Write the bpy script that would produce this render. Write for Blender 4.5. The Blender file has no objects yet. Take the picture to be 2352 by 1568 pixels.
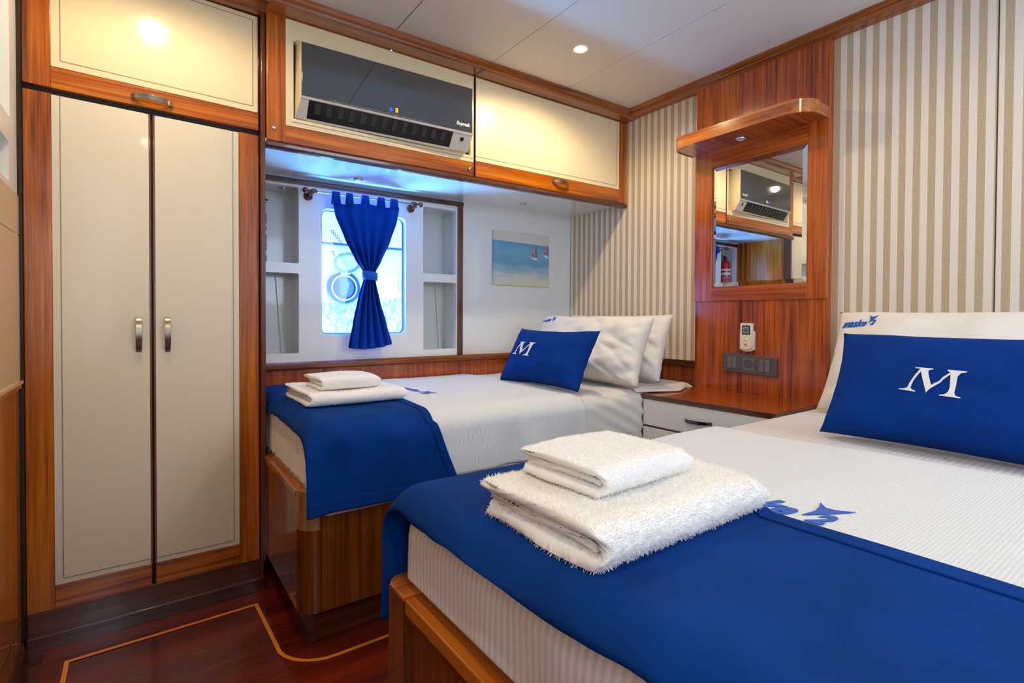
import bpy, bmesh, math, random
from mathutils import Vector, Matrix, noise
random.seed(7)
C = bpy.context.scene.collection
SC = bpy.context.scene

# ------------------------------------------------------------------ camera
YAW, PITCH, ROLL, F, SY, H = 35.8555, .832, .254, 1183.54, 37.566, .92
y_, p_, r_ = map(math.radians, (YAW, PITCH, ROLL))
fw = Vector((math.sin(y_)*math.cos(p_), math.cos(y_)*math.cos(p_), -math.sin(p_)))
rt = Vector((math.cos(y_), -math.sin(y_), 0)); up = rt.cross(fw)
rt, up = rt*math.cos(r_)+up*math.sin(r_), up*math.cos(r_)-rt*math.sin(r_)
cd = bpy.data.cameras.new('camera'); cam = bpy.data.objects.new('camera', cd); C.objects.link(cam)
M = Matrix((rt, up, -fw)).transposed().to_4x4(); M.translation = (0, 0, H); cam.matrix_world = M
cd.sensor_width = 36; cd.lens = F/2352*36; cd.shift_y = -SY/2352; cd.clip_start = .02
SC.camera = cam
# ------------------------------------------------------------------ world, sun, daylight fills, exposure
w = bpy.data.worlds.new('sky'); SC.world = w; w.use_nodes = True
wb = w.node_tree.nodes['Background']; wb.inputs[0].default_value = (.42, .70, 1, 1); wb.inputs[1].default_value = 1.6
def light(kind, name, loc, power, col, size=.05, aim=None, **k):
    d = bpy.data.lights.new(name, kind); d.energy = power; d.color = col
    if kind == 'SUN': d.angle = size
    elif kind == 'AREA':
        d.shape = 'RECTANGLE'; d.size = size; d.size_y = k.pop('size_y', size)
    else: d.shadow_soft_size = size
    for a, b in k.items(): setattr(d, a, b)
    o = bpy.data.objects.new(name, d); o.location = loc; C.objects.link(o)
    if aim is not None: o.rotation_euler = Vector(aim).to_track_quat('-Z', 'Y').to_euler()
    return o
light('SUN', 'sun', (0, 0, 5), 30, (.40, .70, 1), .02, (.12, .07, -1))
# added fill, placed as daylight of an unseen second window behind the camera
light('AREA', 'rear_window_fill', (1.50, -1.06, 1.42), 12, (.66, .82, 1), .9, (-.1, 1, .10), size_y=.7)
# added hidden lamp below the sill for deck bounce, turning the soffit blue
light('AREA', 'deck_bounce_fill', (.86, 2.84, .50), 170, (.13, .46, 1), 1.1, (0, -.97, .25), size_y=.26)
# added cool fill, set as daylight from an unseen doorway behind the viewpoint
light('AREA', 'doorway_fill', (-.22, -.62, 1.25), 11, (.70, .80, 1), .6, (1, .35, -.15), size_y=1.2)
WARM = (1, .76, .46)
LAMPS = [(1.444, 1.536), (.044, 1.59), (1.44, .34), (.044, .10)]  # last two are unseen and guessed, kept to light the room
def ceil_z(x): return 2.012+.013*(x-2.074)
for i, (x, y) in enumerate(LAMPS):
    light('SPOT', 'downlight_glow', (x, y, ceil_z(x)-.012), (21, 13, 6, 12)[i], WARM, .03, (0, 0, -1), spot_size=math.radians(168), spot_blend=.5)
SC.view_settings.view_transform = 'Standard'; SC.view_settings.look = 'None'
SC.view_settings.gamma = 1; SC.view_settings.use_curve_mapping = False
SC.view_settings.exposure = .38
SC.cycles.max_bounces = 10; SC.cycles.diffuse_bounces = 6; SC.cycles.transparent_max_bounces = 12
SC.cycles.sample_clamp_indirect = 6; SC.cycles.caustics_reflective = False; SC.cycles.caustics_refractive = False
SC.cycles.use_denoising = True

# ------------------------------------------------------------------ materials
def lin(c):
    f = lambda v: v/12.92 if v <= .04045 else ((v+.055)/1.055)**2.4
    return tuple(f(v/255) for v in c)+(1,)
def base(name, col=(200, 200, 200), rough=.5, metal=0, coat=0, spec=.5, sheen=0, emit=None, es=0, alpha=1):
    m = bpy.data.materials.new(name); m.use_nodes = True
    b = m.node_tree.nodes['Principled BSDF']
    b.inputs['Base Color'].default_value = lin(col); b.inputs['Roughness'].default_value = rough
    b.inputs['Metallic'].default_value = metal; b.inputs['Coat Weight'].default_value = coat
    b.inputs['Coat Roughness'].default_value = .06
    b.inputs['Specular IOR Level'].default_value = spec; b.inputs['Sheen Weight'].default_value = sheen
    if emit: b.inputs['Emission Color'].default_value = lin(emit); b.inputs['Emission Strength'].default_value = es
    return m, m.node_tree, b
def N(t, kind, **k):
    n = t.nodes.new(kind)
    for a, v in k.items():
        if a in ('loc',): n.location = v
        elif a.startswith('i_'): n.inputs[a[2:].replace('_', ' ')].default_value = v
        else: setattr(n, a, v)
    return n
def ramp(t, stops, interp='LINEAR'):
    r = t.nodes.new('ShaderNodeValToRGB'); r.color_ramp.interpolation = interp
    e = r.color_ramp.elements
    while len(e) < len(stops): e.new(.5)
    for i, (p, c) in enumerate(stops): e[i].position = p; e[i].color = c
    return r
def mapped(t, scale, coord='Object', rot=(0, 0, 0)):
    tc = t.nodes.new('ShaderNodeTexCoord'); mp = t.nodes.new('ShaderNodeMapping')
    mp.inputs['Scale'].default_value = scale; mp.inputs['Rotation'].default_value = rot
    t.links.new(tc.outputs[coord], mp.inputs[0]); return mp.outputs[0]
def wood(name, dark, mid, light_, axis='z', rough=.22, coat=.5, k=1):
    m, t, b = base(name, mid, rough, coat=coat)
    al, ac = 1.3*k, 42*k
    sc = {'x': (al, ac, ac), 'y': (ac, al, ac), 'z': (ac, ac, al)}[axis]
    v = mapped(t, sc)
    n1 = N(t, 'ShaderNodeTexNoise', i_Scale=1., i_Detail=5., i_Roughness=.62, i_Distortion=.5)
    t.links.new(v, n1.inputs['Vector'])
    sc2 = tuple(s*(5 if s > 10*k else 3) for s in sc)
    v2 = mapped(t, sc2); n2 = N(t, 'ShaderNodeTexNoise', i_Scale=1., i_Detail=2.)
    t.links.new(v2, n2.inputs['Vector'])
    v3 = mapped(t, tuple(s*.12 for s in sc)); n3 = N(t, 'ShaderNodeTexNoise', i_Scale=1., i_Detail=2.)
    t.links.new(v3, n3.inputs['Vector'])
    a = N(t, 'ShaderNodeMath', operation='MULTIPLY_ADD'); a.inputs[1].default_value = .45; t.links.new(n2.outputs[0], a.inputs[0]); t.links.new(n1.outputs[0], a.inputs[2])
    a2 = N(t, 'ShaderNodeMath', operation='MULTIPLY_ADD'); a2.inputs[1].default_value = .5; t.links.new(n3.outputs[0], a2.inputs[0]); t.links.new(a.outputs[0], a2.inputs[2])
    r = ramp(t, [(.72, lin(dark)), (.95, lin(mid)), (1.0, lin(mid))])
    mr = N(t, 'ShaderNodeMapRange'); mr.inputs[1].default_value = .62; mr.inputs[2].default_value = 1.32
    t.links.new(a2.outputs[0], mr.inputs[0])
    r = ramp(t, [(.18, lin(dark)), (.48, lin(mid)), (.85, lin(light_))])
    t.links.new(mr.outputs[0], r.inputs[0]); t.links.new(r.outputs[0], b.inputs['Base Color'])
    bp = N(t, 'ShaderNodeBump', i_Strength=.05, i_Distance=.002); t.links.new(n2.outputs[0], bp.inputs['Height']); t.links.new(bp.outputs[0], b.inputs['Normal'])
    return m
def bumped(m, t, b, scale=200, dist=.001, strength=.4, detail=2, coord='Object'):
    v = mapped(t, (scale,)*3, coord); n = N(t, 'ShaderNodeTexNoise', i_Scale=1., i_Detail=float(detail)); t.links.new(v, n.inputs['Vector'])
    bp = N(t, 'ShaderNodeBump', i_Strength=strength, i_Distance=dist); t.links.new(n.outputs[0], bp.inputs['Height']); t.links.new(bp.outputs[0], b.inputs['Normal'])
    return m
TEAK = dict(dark=(92, 42, 4), mid=(170, 86, 6), light_=(208, 124, 16))
WZ = {a: wood('teak_'+a, axis=a, **TEAK) for a in 'xyz'}
RED = dict(dark=(96, 34, 4), mid=(160, 70, 12), light_=(196, 102, 26))
RZ = {a: wood('mahogany_'+a, axis=a, k=1.5, **RED) for a in 'xyz'}
DKW = dict(dark=(40, 16, 8), mid=(84, 42, 20), light_=(112, 60, 30))
DZ = {a: wood('dark_wood_'+a, axis=a, **DKW) for a in 'xyz'}
CR = {a: wood('crown_wood_'+a, (84, 38, 12), (134, 70, 24), (164, 92, 36), axis=a, rough=.16, coat=.7) for a in 'xyz'}
BZ = {a: wood('bed_wood_'+a, (58, 26, 6), (104, 52, 14), (130, 72, 24), axis=a) for a in 'xyz'}
RAILW = {a: wood('rail_wood_'+a, (110, 54, 8), (172, 94, 18), (204, 124, 36), axis=a) for a in 'xyz'}
FLOORW = wood('floor_wood', (52, 12, 4), (92, 26, 10), (122, 40, 16), 'x', .24, .3, k=.22)
FLOORD = wood('floor_border_wood', (24, 10, 6), (54, 22, 12), (74, 32, 16), 'x', .2, .6)
INLAY = base('inlay_wood', (232, 140, 30), .25, coat=.5)[0]
CREAM = base('cream_lacquer', (232, 216, 178), .13, coat=.4)[0]
CREAMS = base('cream_satin', (232, 216, 178), .34)[0]
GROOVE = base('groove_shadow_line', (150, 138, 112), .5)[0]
DOORW = base('door_lacquer', (222, 213, 192), .32, coat=.12)[0]
WHITE = base('white_paint', (226, 228, 226), .3, coat=.2)[0]
GLOSSW = base('white_gloss', (222, 226, 228), .12, coat=.5)[0]
CEILM = bumped(*base('ceiling_panel', (212, 208, 202), .55), scale=300, dist=.0004)
BLACK = base('dark_gap', (14, 9, 7), .6)[0]
CHROME = base('chrome', (210, 210, 208), .14, 1)[0]
STEEL = base('brushed_steel', (150, 140, 128), .28, 1)[0]
BRONZE = base('rod_bronze', (120, 84, 74), .3, 1)[0]
LAMPM = base('lamp_lens', (255, 240, 210), .4, emit=(255, 226, 176), es=40)[0]
LAMPOFF = base('lamp_lens_off', (190, 195, 200), .2, spec=.8)[0]
MIRM = base('mirror_silver', (236, 238, 238), .004, 1)[0]
ACDARK = base('smoked_glass', (52, 54, 60), .03, coat=1., spec=.8)[0]
ACW = base('yellowed_plastic', (226, 214, 180), .3)[0]
ACG = base('grey_plastic', (196, 190, 182), .35)[0]
ACB = base('black_plastic', (10, 11, 14), .2)[0]
LOUV = base('louver_plastic', (44, 48, 52), .35)[0]
SWG = base('anthracite_plastic', (96, 92, 98), .35, metal=.3)[0]
SWL = base('switch_rocker', (122, 120, 126), .28, metal=.4)[0]
REMW = base('remote_plastic', (226, 216, 196), .3)[0]
LCD = base('lcd_glass', (112, 134, 140), .15)[0]
LCDF = base('lcd_frame', (18, 26, 34), .2)[0]
PINK = base('red_button', (226, 90, 110), .4)[0]
REDM = base('extinguisher_red', (190, 20, 22), .25, coat=.5)[0]
LABW = base('paper_white', (226, 226, 222), .5)[0]
LEDB = base('blue_led', (20, 40, 255), .3, emit=(20, 50, 255), es=4)[0]
LEDO = base('orange_led', (255, 130, 10), .3, emit=(255, 110, 8), es=3.5)[0]
SILV = base('silver_letters', (220, 222, 224), .3, .6)[0]
EXTW = base('hull_paint', (214, 226, 240), .4)[0]
EXTB = base('blue_gasket', (8, 40, 70), .4)[0]
EXTM = base('porthole_metal', (8, 38, 56), .35, .3)[0]
EXTV = base('porthole_pane', (62, 60, 170), .1)[0]
EXTN = base('folded_navy_cloth', (8, 12, 90), .6)[0]
def rough_plate():
    m, t, b = base('weathered_plate', (180, 190, 220), .6)
    v = mapped(t, (60, 60, 26)); n = N(t, 'ShaderNodeTexNoise', i_Scale=1., i_Detail=6., i_Roughness=.8); t.links.new(v, n.inputs['Vector'])
    r = ramp(t, [(.40, lin((50, 66, 120))), (.60, lin((190, 200, 220)))]); t.links.new(n.outputs[0], r.inputs[0]); t.links.new(r.outputs[0], b.inputs['Base Color']); return m
PLATE = rough_plate()
def glassm():
    m = bpy.data.materials.new('window_glass'); m.use_nodes = True; t = m.node_tree; t.nodes.clear()
    o = N(t, 'ShaderNodeOutputMaterial'); mx = N(t, 'ShaderNodeMixShader'); lw = N(t, 'ShaderNodeLayerWeight', i_Blend=.5); pw = N(t, 'ShaderNodeMath', operation='POWER'); pw.inputs[1].default_value = 5; t.links.new(lw.outputs['Facing'], pw.inputs[0]); fr = N(t, 'ShaderNodeMath', operation='MULTIPLY_ADD'); fr.inputs[1].default_value = .8; fr.inputs[2].default_value = .03; t.links.new(pw.outputs[0], fr.inputs[0])
    tr = N(t, 'ShaderNodeBsdfTransparent'); tr.inputs[0].default_value = (.94, .98, 1, 1); gl = N(t, 'ShaderNodeBsdfGlossy'); gl.inputs['Roughness'].default_value = .02
    t.links.new(fr.outputs[0], mx.inputs[0]); t.links.new(tr.outputs[0], mx.inputs[1]); t.links.new(gl.outputs[0], mx.inputs[2]); t.links.new(mx.outputs[0], o.inputs[0]); return m
GLASS = glassm()
def fabric(name, col, rough=.85, sheen=.3, scale=900, dist=.0006, strength=.5, var=0):
    m, t, b = base(name, col, rough, sheen=sheen, spec=.12)
    bumped(m, t, b, scale, dist, strength)
    if var:
        v = mapped(t, (9, 9, 9)); n = N(t, 'ShaderNodeTexNoise', i_Scale=1., i_Detail=5.); t.links.new(v, n.inputs['Vector'])
        c2 = tuple(max(0, min(255, q*(1+var))) for q in col); c1 = tuple(q*(1-var) for q in col)
        r = ramp(t, [(.3, lin(c1)), (.7, lin(c2))]); t.links.new(n.outputs[0], r.inputs[0]); t.links.new(r.outputs[0], b.inputs['Base Color'])
    return m
BLUE = fabric('royal_blue_cloth', (0, 52, 124), .85, .0, var=.10)
BLUEC = fabric('royal_blue_cotton', (0, 50, 130), .85, .0, var=.06)
CURT = fabric('curtain_blue', (0, 58, 160), .8, .0, 700)
PILW = fabric('pillow_cotton', (226, 222, 214), .7, .1, 500)
TERRY = fabric('terry_cotton', (252, 250, 246), .95, .3, 900, .002, .6)
def pilem():
    m, t, b = base('terry_pile', (250, 247, 240), .9, spec=.05); o = t.nodes['Material Output']; mx = N(t, 'ShaderNodeMixShader'); mx.inputs[0].default_value = .5
    tr = N(t, 'ShaderNodeBsdfTranslucent'); tr.inputs[0].default_value = lin((250, 247, 240)); t.links.new(b.outputs[0], mx.inputs[1]); t.links.new(tr.outputs[0], mx.inputs[2]); t.links.new(mx.outputs[0], o.inputs[0]); return m
PILE = pilem()
EMBW = fabric('white_embroidery', (226, 226, 228), .6, .2, 1200)
EMBB = fabric('blue_embroidery', (12, 84, 180), .6, .2, 1200)
def waffle():
    m, t, b = base('white_waffle_cotton', (226, 228, 228), .75, sheen=.2, spec=.25)
    v = mapped(t, (125, 125, 125), 'UV')
    w1 = N(t, 'ShaderNodeTexWave', i_Scale=.5); w1.bands_direction = 'X'; w2 = N(t, 'ShaderNodeTexWave', i_Scale=.5); w2.bands_direction = 'Y'
    for q in (w1, w2): t.links.new(v, q.inputs['Vector'])
    a = N(t, 'ShaderNodeMath', operation='MAXIMUM'); t.links.new(w1.outputs['Fac'], a.inputs[0]); t.links.new(w2.outputs['Fac'], a.inputs[1])
    # woven bands 0.2 m wide run across the cloth
    bp = N(t, 'ShaderNodeBump', i_Strength=.5, i_Distance=.0018); t.links.new(a.outputs[0], bp.inputs['Height']); t.links.new(bp.outputs[0], b.inputs['Normal']); return m
WAF = waffle()
def sheet():
    m, t, b = base('striped_satin_sheet', (222, 216, 214), .5, sheen=.15, spec=.3)
    v = mapped(t, (1, 1, 1)); sp = N(t, 'ShaderNodeSeparateXYZ'); t.links.new(v, sp.inputs[0])
    ml = N(t, 'ShaderNodeMath', operation='MULTIPLY'); ml.inputs[1].default_value = 2*math.pi/.0125; t.links.new(sp.outputs['Y'], ml.inputs[0])
    s = N(t, 'ShaderNodeMath', operation='SINE'); t.links.new(ml.outputs[0], s.inputs[0])
    mr = N(t, 'ShaderNodeMapRange'); mr.inputs[1].default_value = -.4; mr.inputs[2].default_value = .4; t.links.new(s.outputs[0], mr.inputs[0])
    r = ramp(t, [(0, lin((212, 206, 206))), (1, lin((230, 226, 224)))]); t.links.new(mr.outputs[0], r.inputs[0]); t.links.new(r.outputs[0], b.inputs['Base Color'])
    return m
SHEET = sheet()
def stripes(nm='striped_wall_fabric', sh=0):
    m, t, b = base(nm, (210, 200, 180), .8, sheen=.1, spec=.2)
    v = mapped(t, (1, 1, 1)); sp = N(t, 'ShaderNodeSeparateXYZ'); t.links.new(v, sp.inputs[0])
    ad = N(t, 'ShaderNodeMath', operation='ADD'); ad.inputs[1].default_value = 10-.8155+.0207+.0413*4+.0070+sh*.0414+.0002; t.links.new(sp.outputs['Y'], ad.inputs[0])
    dv = N(t, 'ShaderNodeMath', operation='DIVIDE'); dv.inputs[1].default_value = .04145; t.links.new(ad.outputs[0], dv.inputs[0])
    fr = N(t, 'ShaderNodeMath', operation='FRACT'); t.links.new(dv.outputs[0], fr.inputs[0])
    # phase: 0 at (y+9.3654+...)/.0413
    gt = N(t, 'ShaderNodeMath', operation='LESS_THAN'); gt.inputs[1].default_value = .5; t.links.new(fr.outputs[0], gt.inputs[0])
    v2 = mapped(t, (900, 900, 520)); n = N(t, 'ShaderNodeTexNoise', i_Scale=1., i_Detail=1.); t.links.new(v2, n.inputs['Vector'])
    r1 = ramp(t, [(.35, lin((176, 156, 126))), (.65, lin((198, 180, 152)))]); t.links.new(n.outputs[0], r1.inputs[0])
    mx = N(t, 'ShaderNodeMix', data_type='RGBA'); t.links.new(gt.outputs[0], mx.inputs[0]); mx.inputs[6].default_value = lin((226, 217, 204)); t.links.new(r1.outputs[0], mx.inputs[7])
    t.links.new(mx.outputs[2], b.inputs['Base Color'])
    bp = N(t, 'ShaderNodeBump', i_Strength=.3, i_Distance=.0006); t.links.new(n.outputs[0], bp.inputs['Height']); t.links.new(bp.outputs[0], b.inputs['Normal']); return m
STRIPE = stripes(); STRIPE2 = stripes('striped_wall_fabric_second_panel', .5)
BRN = wood('edge_wood', (80, 42, 26), (124, 72, 50), (146, 90, 64), 'z', .3, .2)

# ------------------------------------------------------------------ builders
class MB:
    def __init__(s): s.v = []; s.f = []; s.uv = []
    def add(s, vs, fs):
        o = len(s.v); s.v += [tuple(v) for v in vs]; s.f += [tuple(i+o for i in f) for f in fs]; return s
    def box(s, x0, x1, y0, y1, z0, z1):
        return s.add([(x, y, z) for z in (z0, z1) for y in (y0, y1) for x in (x0, x1)],
                     [(0, 2, 3, 1), (4, 5, 7, 6), (0, 1, 5, 4), (2, 6, 7, 3), (0, 4, 6, 2), (1, 3, 7, 5)])
    def prism(s, poly, ax, a, b):
        # poly: 2D in the plane of the two other axes, in xyz order
        def P(p, q): return {'x': (q, p[0], p[1]), 'y': (p[0], q, p[1]), 'z': (p[0], p[1], q)}[ax]
        n = len(poly); vs = [P(p, a) for p in poly]+[P(p, b) for p in poly]
        return s.add(vs, [tuple(range(n))[::-1], tuple(range(n, 2*n))]+[(i, (i+1) % n, n+(i+1) % n, n+i) for i in range(n)])
    def tube(s, pts, r, n=12, caps=True, flat=None):
        pts = [Vector(p) for p in pts]; o = len(s.v); m = len(pts); rr = r if isinstance(r, (list, tuple)) else [r]*m
        prev = None; vs = []
        for i, p in enumerate(pts):
            t = (pts[min(i+1, m-1)]-pts[max(i-1, 0)]).normalized()
            if prev is None:
                a = Vector((0, 0, 1)) if abs(t.z) < .9 else Vector((0, 1, 0)); u = t.cross(a).normalized()
            else: u = (prev-t*prev.dot(t)).normalized()
            prev = u; w2 = t.cross(u)
            fx, fy = flat or (1, 1)
            vs += [p+(u*math.cos(2*math.pi*k/n)*fx+w2*math.sin(2*math.pi*k/n)*fy)*rr[i] for k in range(n)]
        fs = [(i*n+k, i*n+(k+1) % n, (i+1)*n+(k+1) % n, (i+1)*n+k) for i in range(m-1) for k in range(n)]
        if caps: fs += [tuple(range(n))[::-1], tuple((m-1)*n+k for k in range(n))]
        return s.add(vs, fs)
    def lathe(s, prof, c, ax='z', n=28, a0=0, a1=2*math.pi):
        vs = []; m = len(prof)
        for k in range(n):
            a = 2*math.pi*k/n; ca, sa = math.cos(a), math.sin(a)
            for r, h in prof:
                q = {'z': (r*ca, r*sa, h), 'y': (r*ca, h, r*sa), 'x': (h, r*ca, r*sa)}[ax]; vs.append(tuple(c[j]+q[j] for j in range(3)))
        return s.add(vs, [(k*m+i, ((k+1) % n)*m+i, ((k+1) % n)*m+i+1, k*m+i+1) for k in range(n) for i in range(m-1)])
    def grid(s, fn, nu, nv, closev=False):
        o = len(s.v); vs = [fn(i/nu, j/nv) for i in range(nu+1) for j in range(nv+1)]
        s.add(vs, [(i*(nv+1)+j, (i+1)*(nv+1)+j, (i+1)*(nv+1)+j+1, i*(nv+1)+j+1) for i in range(nu) for j in range(nv)]); return s
    def plate(s, outer, holes, ax, a, b):
        """flat board with holes, extruded from a to b along ax"""
        bm = bmesh.new(); eds = []
        def P(p): return {'x': (a, p[0], p[1]), 'y': (p[0], a, p[1]), 'z': (p[0], p[1], a)}[ax]
        for loop in [outer]+holes:
            vv = [bm.verts.new(P(p)) for p in loop]
            for i in range(len(vv)): eds.append(bm.edges.new((vv[i], vv[(i+1) % len(vv)])))
        bmesh.ops.triangle_fill(bm, edges=eds, use_beauty=True)
        r = bmesh.ops.extrude_face_region(bm, geom=bm.faces[:])
        d = {'x': (b-a, 0, 0), 'y': (0, b-a, 0), 'z': (0, 0, b-a)}[ax]
        bmesh.ops.translate(bm, verts=[g for g in r['geom'] if isinstance(g, bmesh.types.BMVert)], vec=d)
        bmesh.ops.recalc_face_normals(bm, faces=bm.faces[:]); bm.verts.index_update()
        s.add([v.co[:] for v in bm.verts], [tuple(v.index for v in f.verts) for f in bm.faces]); bm.free(); return s
    def build(s, name, mat, parent=None, bevel=0, smooth=False, seg=2, fn=None, subs=0, solid=0, uvs=None, warp=None, fix=True):
        me = bpy.data.meshes.new(name); o = bpy.data.objects.new(name, me); C.objects.link(o)
        vs = s.v
        if warp: vs = [warp(*v) for v in vs]
        if parent:
            ml = parent
            wl = Vector((0, 0, 0)); q = parent
            while q: wl += q.location; q = q.parent
            vs = [tuple(Vector(v)-wl) for v in vs]; o.parent = parent
        me.from_pydata(vs, [], s.f); me.update()
        if fix and not uvs:
            bm = bmesh.new(); bm.from_mesh(me); bmesh.ops.recalc_face_normals(bm, faces=bm.faces[:]); bm.to_mesh(me); bm.free()
        for m in (mat if isinstance(mat, list) else [mat]): me.materials.append(m)
        if uvs:
            ul = me.uv_layers.new(name='uv'); 
            for lp in me.loops: ul.data[lp.index].uv = uvs[lp.vertex_index]
        if smooth:
            me.shade_smooth()
            if smooth is not True: me.set_sharp_from_angle(angle=math.radians(smooth))
        if solid:
            md = o.modifiers.new('thick', 'SOLIDIFY'); md.thickness = solid; md.offset = 0
        if bevel:
            md = o.modifiers.new('bevel', 'BEVEL'); md.width = bevel; md.segments = seg; md.limit_method = 'ANGLE'; md.angle_limit = math.radians(35)
            me.shade_smooth(); md.harden_normals = True
        if subs:
            md = o.modifiers.new('sub', 'SUBSURF'); md.levels = subs; md.render_levels = subs
        return o
def tag(o, label=None, cat=None, group=None, kind=None):
    if label: o['label'] = label
    if cat: o['category'] = cat
    if group: o['group'] = group
    if kind: o['kind'] = kind
    return o
def thing(name, loc, label=None, cat=None, group=None, kind=None):
    o = bpy.data.objects.new(name, None); o.location = loc; o.empty_display_size = .05; C.objects.link(o); return tag(o, label, cat, group, kind)
def struct(name, loc=(0, 0, 0)): return thing(name, loc, kind='structure')
def B(*a): return MB().box(*a)
def rrect(x0, x1, z0, z1, r, n=6):
    pts = []
    for cx, cz, a in ((x1-r, z1-r, 0), (x0+r, z1-r, 90), (x0+r, z0+r, 180), (x1-r, z0+r, 270)):
        for i in range(n+1):
            t = math.radians(a+90*i/n); pts.append((cx+r*math.cos(t), cz+r*math.sin(t)))
    return pts
def rect(x0, x1, z0, z1): return [(x1, z1), (x0, z1), (x0, z0), (x1, z0)]
def text_pts(s, size=1., shear=0., offset=0., cut=None, font=None):
    cu = bpy.data.curves.new('t', 'FONT'); cu.body = s; cu.size = size; cu.shear = shear; cu.offset = offset; cu.resolution_u = 4
    o = bpy.data.objects.new('t', cu); C.objects.link(o); dg = bpy.context.evaluated_depsgraph_get()
    me = bpy.data.meshes.new_from_object(o.evaluated_get(dg)); bpy.data.objects.remove(o)
    vs = [v.co[:2] for v in me.vertices]; fs = [tuple(p.vertices) for p in me.polygons]; bpy.data.meshes.remove(me); return vs, fs
def merge2(*parts):
    V, Fc = [], []
    for vs, fs in parts:
        o = len(V); V += vs; Fc += [tuple(i+o for i in f) for f in fs]
    return V, Fc
def xform2(p, sx=1, sy=1, dx=0, dy=0): return [(x*sx+dx, y*sy+dy) for x, y in p[0]], p[1]
def drape(vf, fn, cut=.01):
    """cut flat 2D shape into cells and wrap it with fn(u, v) -> xyz"""
    bm = bmesh.new(); vv = [bm.verts.new((x, y, 0)) for x, y in vf[0]]
    for f in vf[1]:
        try: bm.faces.new([vv[i] for i in f])
        except ValueError: pass
    xs = [v[0] for v in vf[0]]; ys = [v[1] for v in vf[0]]
    for lo, hi, n in ((min(xs), max(xs), (1, 0, 0)), (min(ys), max(ys), (0, 1, 0))):
        k = lo+cut
        while k < hi:
            bmesh.ops.bisect_plane(bm, geom=bm.verts[:]+bm.edges[:]+bm.faces[:], plane_co=Vector(n)*k, plane_no=n); k += cut
    bm.verts.index_update(); m = MB(); m.add([fn(v.co.x, v.co.y) for v in bm.verts], [tuple(v.index for v in f.verts) for f in bm.faces]); bm.free(); return m
def letterM():
    k = 1/230.
    P = [[(865, 622), (1040, 626), (1038, 634), (1000, 648), (975, 648), (925, 640), (900, 634), (865, 630)],
         [(918, 634), (996, 636), (1006, 690), (1056, 812), (1018, 886)],
         [(916, 640), (934, 660), (878, 780), (862, 850), (884, 868), (918, 880), (916, 888), (750, 876), (752, 868), (800, 866), (832, 850), (850, 792)],
         [(1052, 806), (1068, 790), (1120, 752), (1140, 715), (1200, 656), (1208, 672), (1150, 735), (1128, 770), (1060, 830), (1040, 850), (1020, 884)],
         [(1172, 628), (1342, 632), (1340, 642), (1292, 655), (1270, 690), (1272, 860), (1290, 895), (1336, 908), (1334, 916), (1142, 904), (1144, 896), (1190, 890), (1216, 860), (1222, 820), (1208, 690), (1204, 656), (1174, 640)]]
    V, Fc = [], []
    for p in P:
        bm = bmesh.new(); vv = [bm.verts.new(((x-1046)*k, -(y-768)*k, 0)) for x, y in p]
        f = bm.faces.new(vv); bmesh.ops.triangulate(bm, faces=[f]); bm.verts.index_update()
        o = len(V); V += [v.co[:2] for v in bm.verts]; Fc += [tuple(v.index+o for v in f.verts) for f in bm.faces]; bm.free()
    return V, Fc
def emblem():
    """blue winged kite shape with a small figure, height about 1"""
    P = [[(0, 1.0), (.28, .80), (.52, .82), (.86, 1.0), (.62, .66), (.44, .46), (.12, .16), (.20, .52), (.14, .74)]]
    V, Fc = [], []
    for p in P:
        bm = bmesh.new(); vv = [bm.verts.new((x, y, 0)) for x, y in p]; f = bm.faces.new(vv); bmesh.ops.triangulate(bm, faces=[f]); bm.verts.index_update()
        V += [v.co[:2] for v in bm.verts]; Fc += [tuple(v.index for v in f.verts) for f in bm.faces]; bm.free()
    return merge2((V, Fc), xform2(text_pts('2', .72, .35, .03), 1, 1, .34, -.02))
def logo():
    """word and emblem, word x-height about .5, total width about 4"""
    wd = text_pts('maske', 1.0, .45, .035); x1 = max(v[0] for v in wd[0])
    return merge2(wd, xform2(emblem(), 1.05, 1.1, x1+.05, .1)), x1+1.0

# ================================================================== SETTING
XR, YB, YC, YW, XL = 2.144, 2.3615, 1.914, 1.963, -.268
def wc(x, y, z):  # overhead joinery follows the slightly sloping deck head
    return (x, y, z+.010*(x-1.9)*min(1, max(0, (z-1.45)/.05)))
def ww(x, y, z): return (x, y, z-.014*(x-.04)*min(1, max(0, (z-.8)/.7)))
# floor
fl = struct('floor')
B(XL-.1, XR+.05, -1.2, 2.45, -.03, -.002).build('floor_board', FLOORW, fl)
B(XL, .353, 1.886, 1.975, -.002, .0015).build('floor_border', FLOORD, fl)
B(XL, -.216, -1., 1.886, -.002, .0015).build('floor_border', FLOORD, fl)
path = [(-.161, -1.0), (-.161, 1.79), (.297, 1.80), (.304, 1.60)]
for i in range(1, 9):
    t = math.pi+math.pi/2*i/8; path.append((.430+.126*math.cos(t), 1.53+.126*math.sin(t)))
path += [(1.72, 1.404)]
m = MB(); hw = .0052; vs = []
for i, p in enumerate(path):
    a = Vector(path[max(i-1, 0)]); b = Vector(path[min(i+1, len(path)-1)]); q = Vector(p)
    d1 = (q-a).normalized() if i else (b-q).normalized(); d2 = (b-q).normalized() if i < len(path)-1 else d1
    n1 = Vector((-d1.y, d1.x)); n2 = Vector((-d2.y, d2.x)); n = (n1+n2).normalized(); k = hw/max(.4, n.dot(n1))
    vs += [(q.x+n.x*k, q.y+n.y*k, .0006), (q.x-n.x*k, q.y-n.y*k, .0006)]
m.add(vs, [(2*i, 2*i+1, 2*i+3, 2*i+2) for i in range(len(path)-1)]); m.build('inlay_strip', INLAY, fl, solid=.0016)
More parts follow.
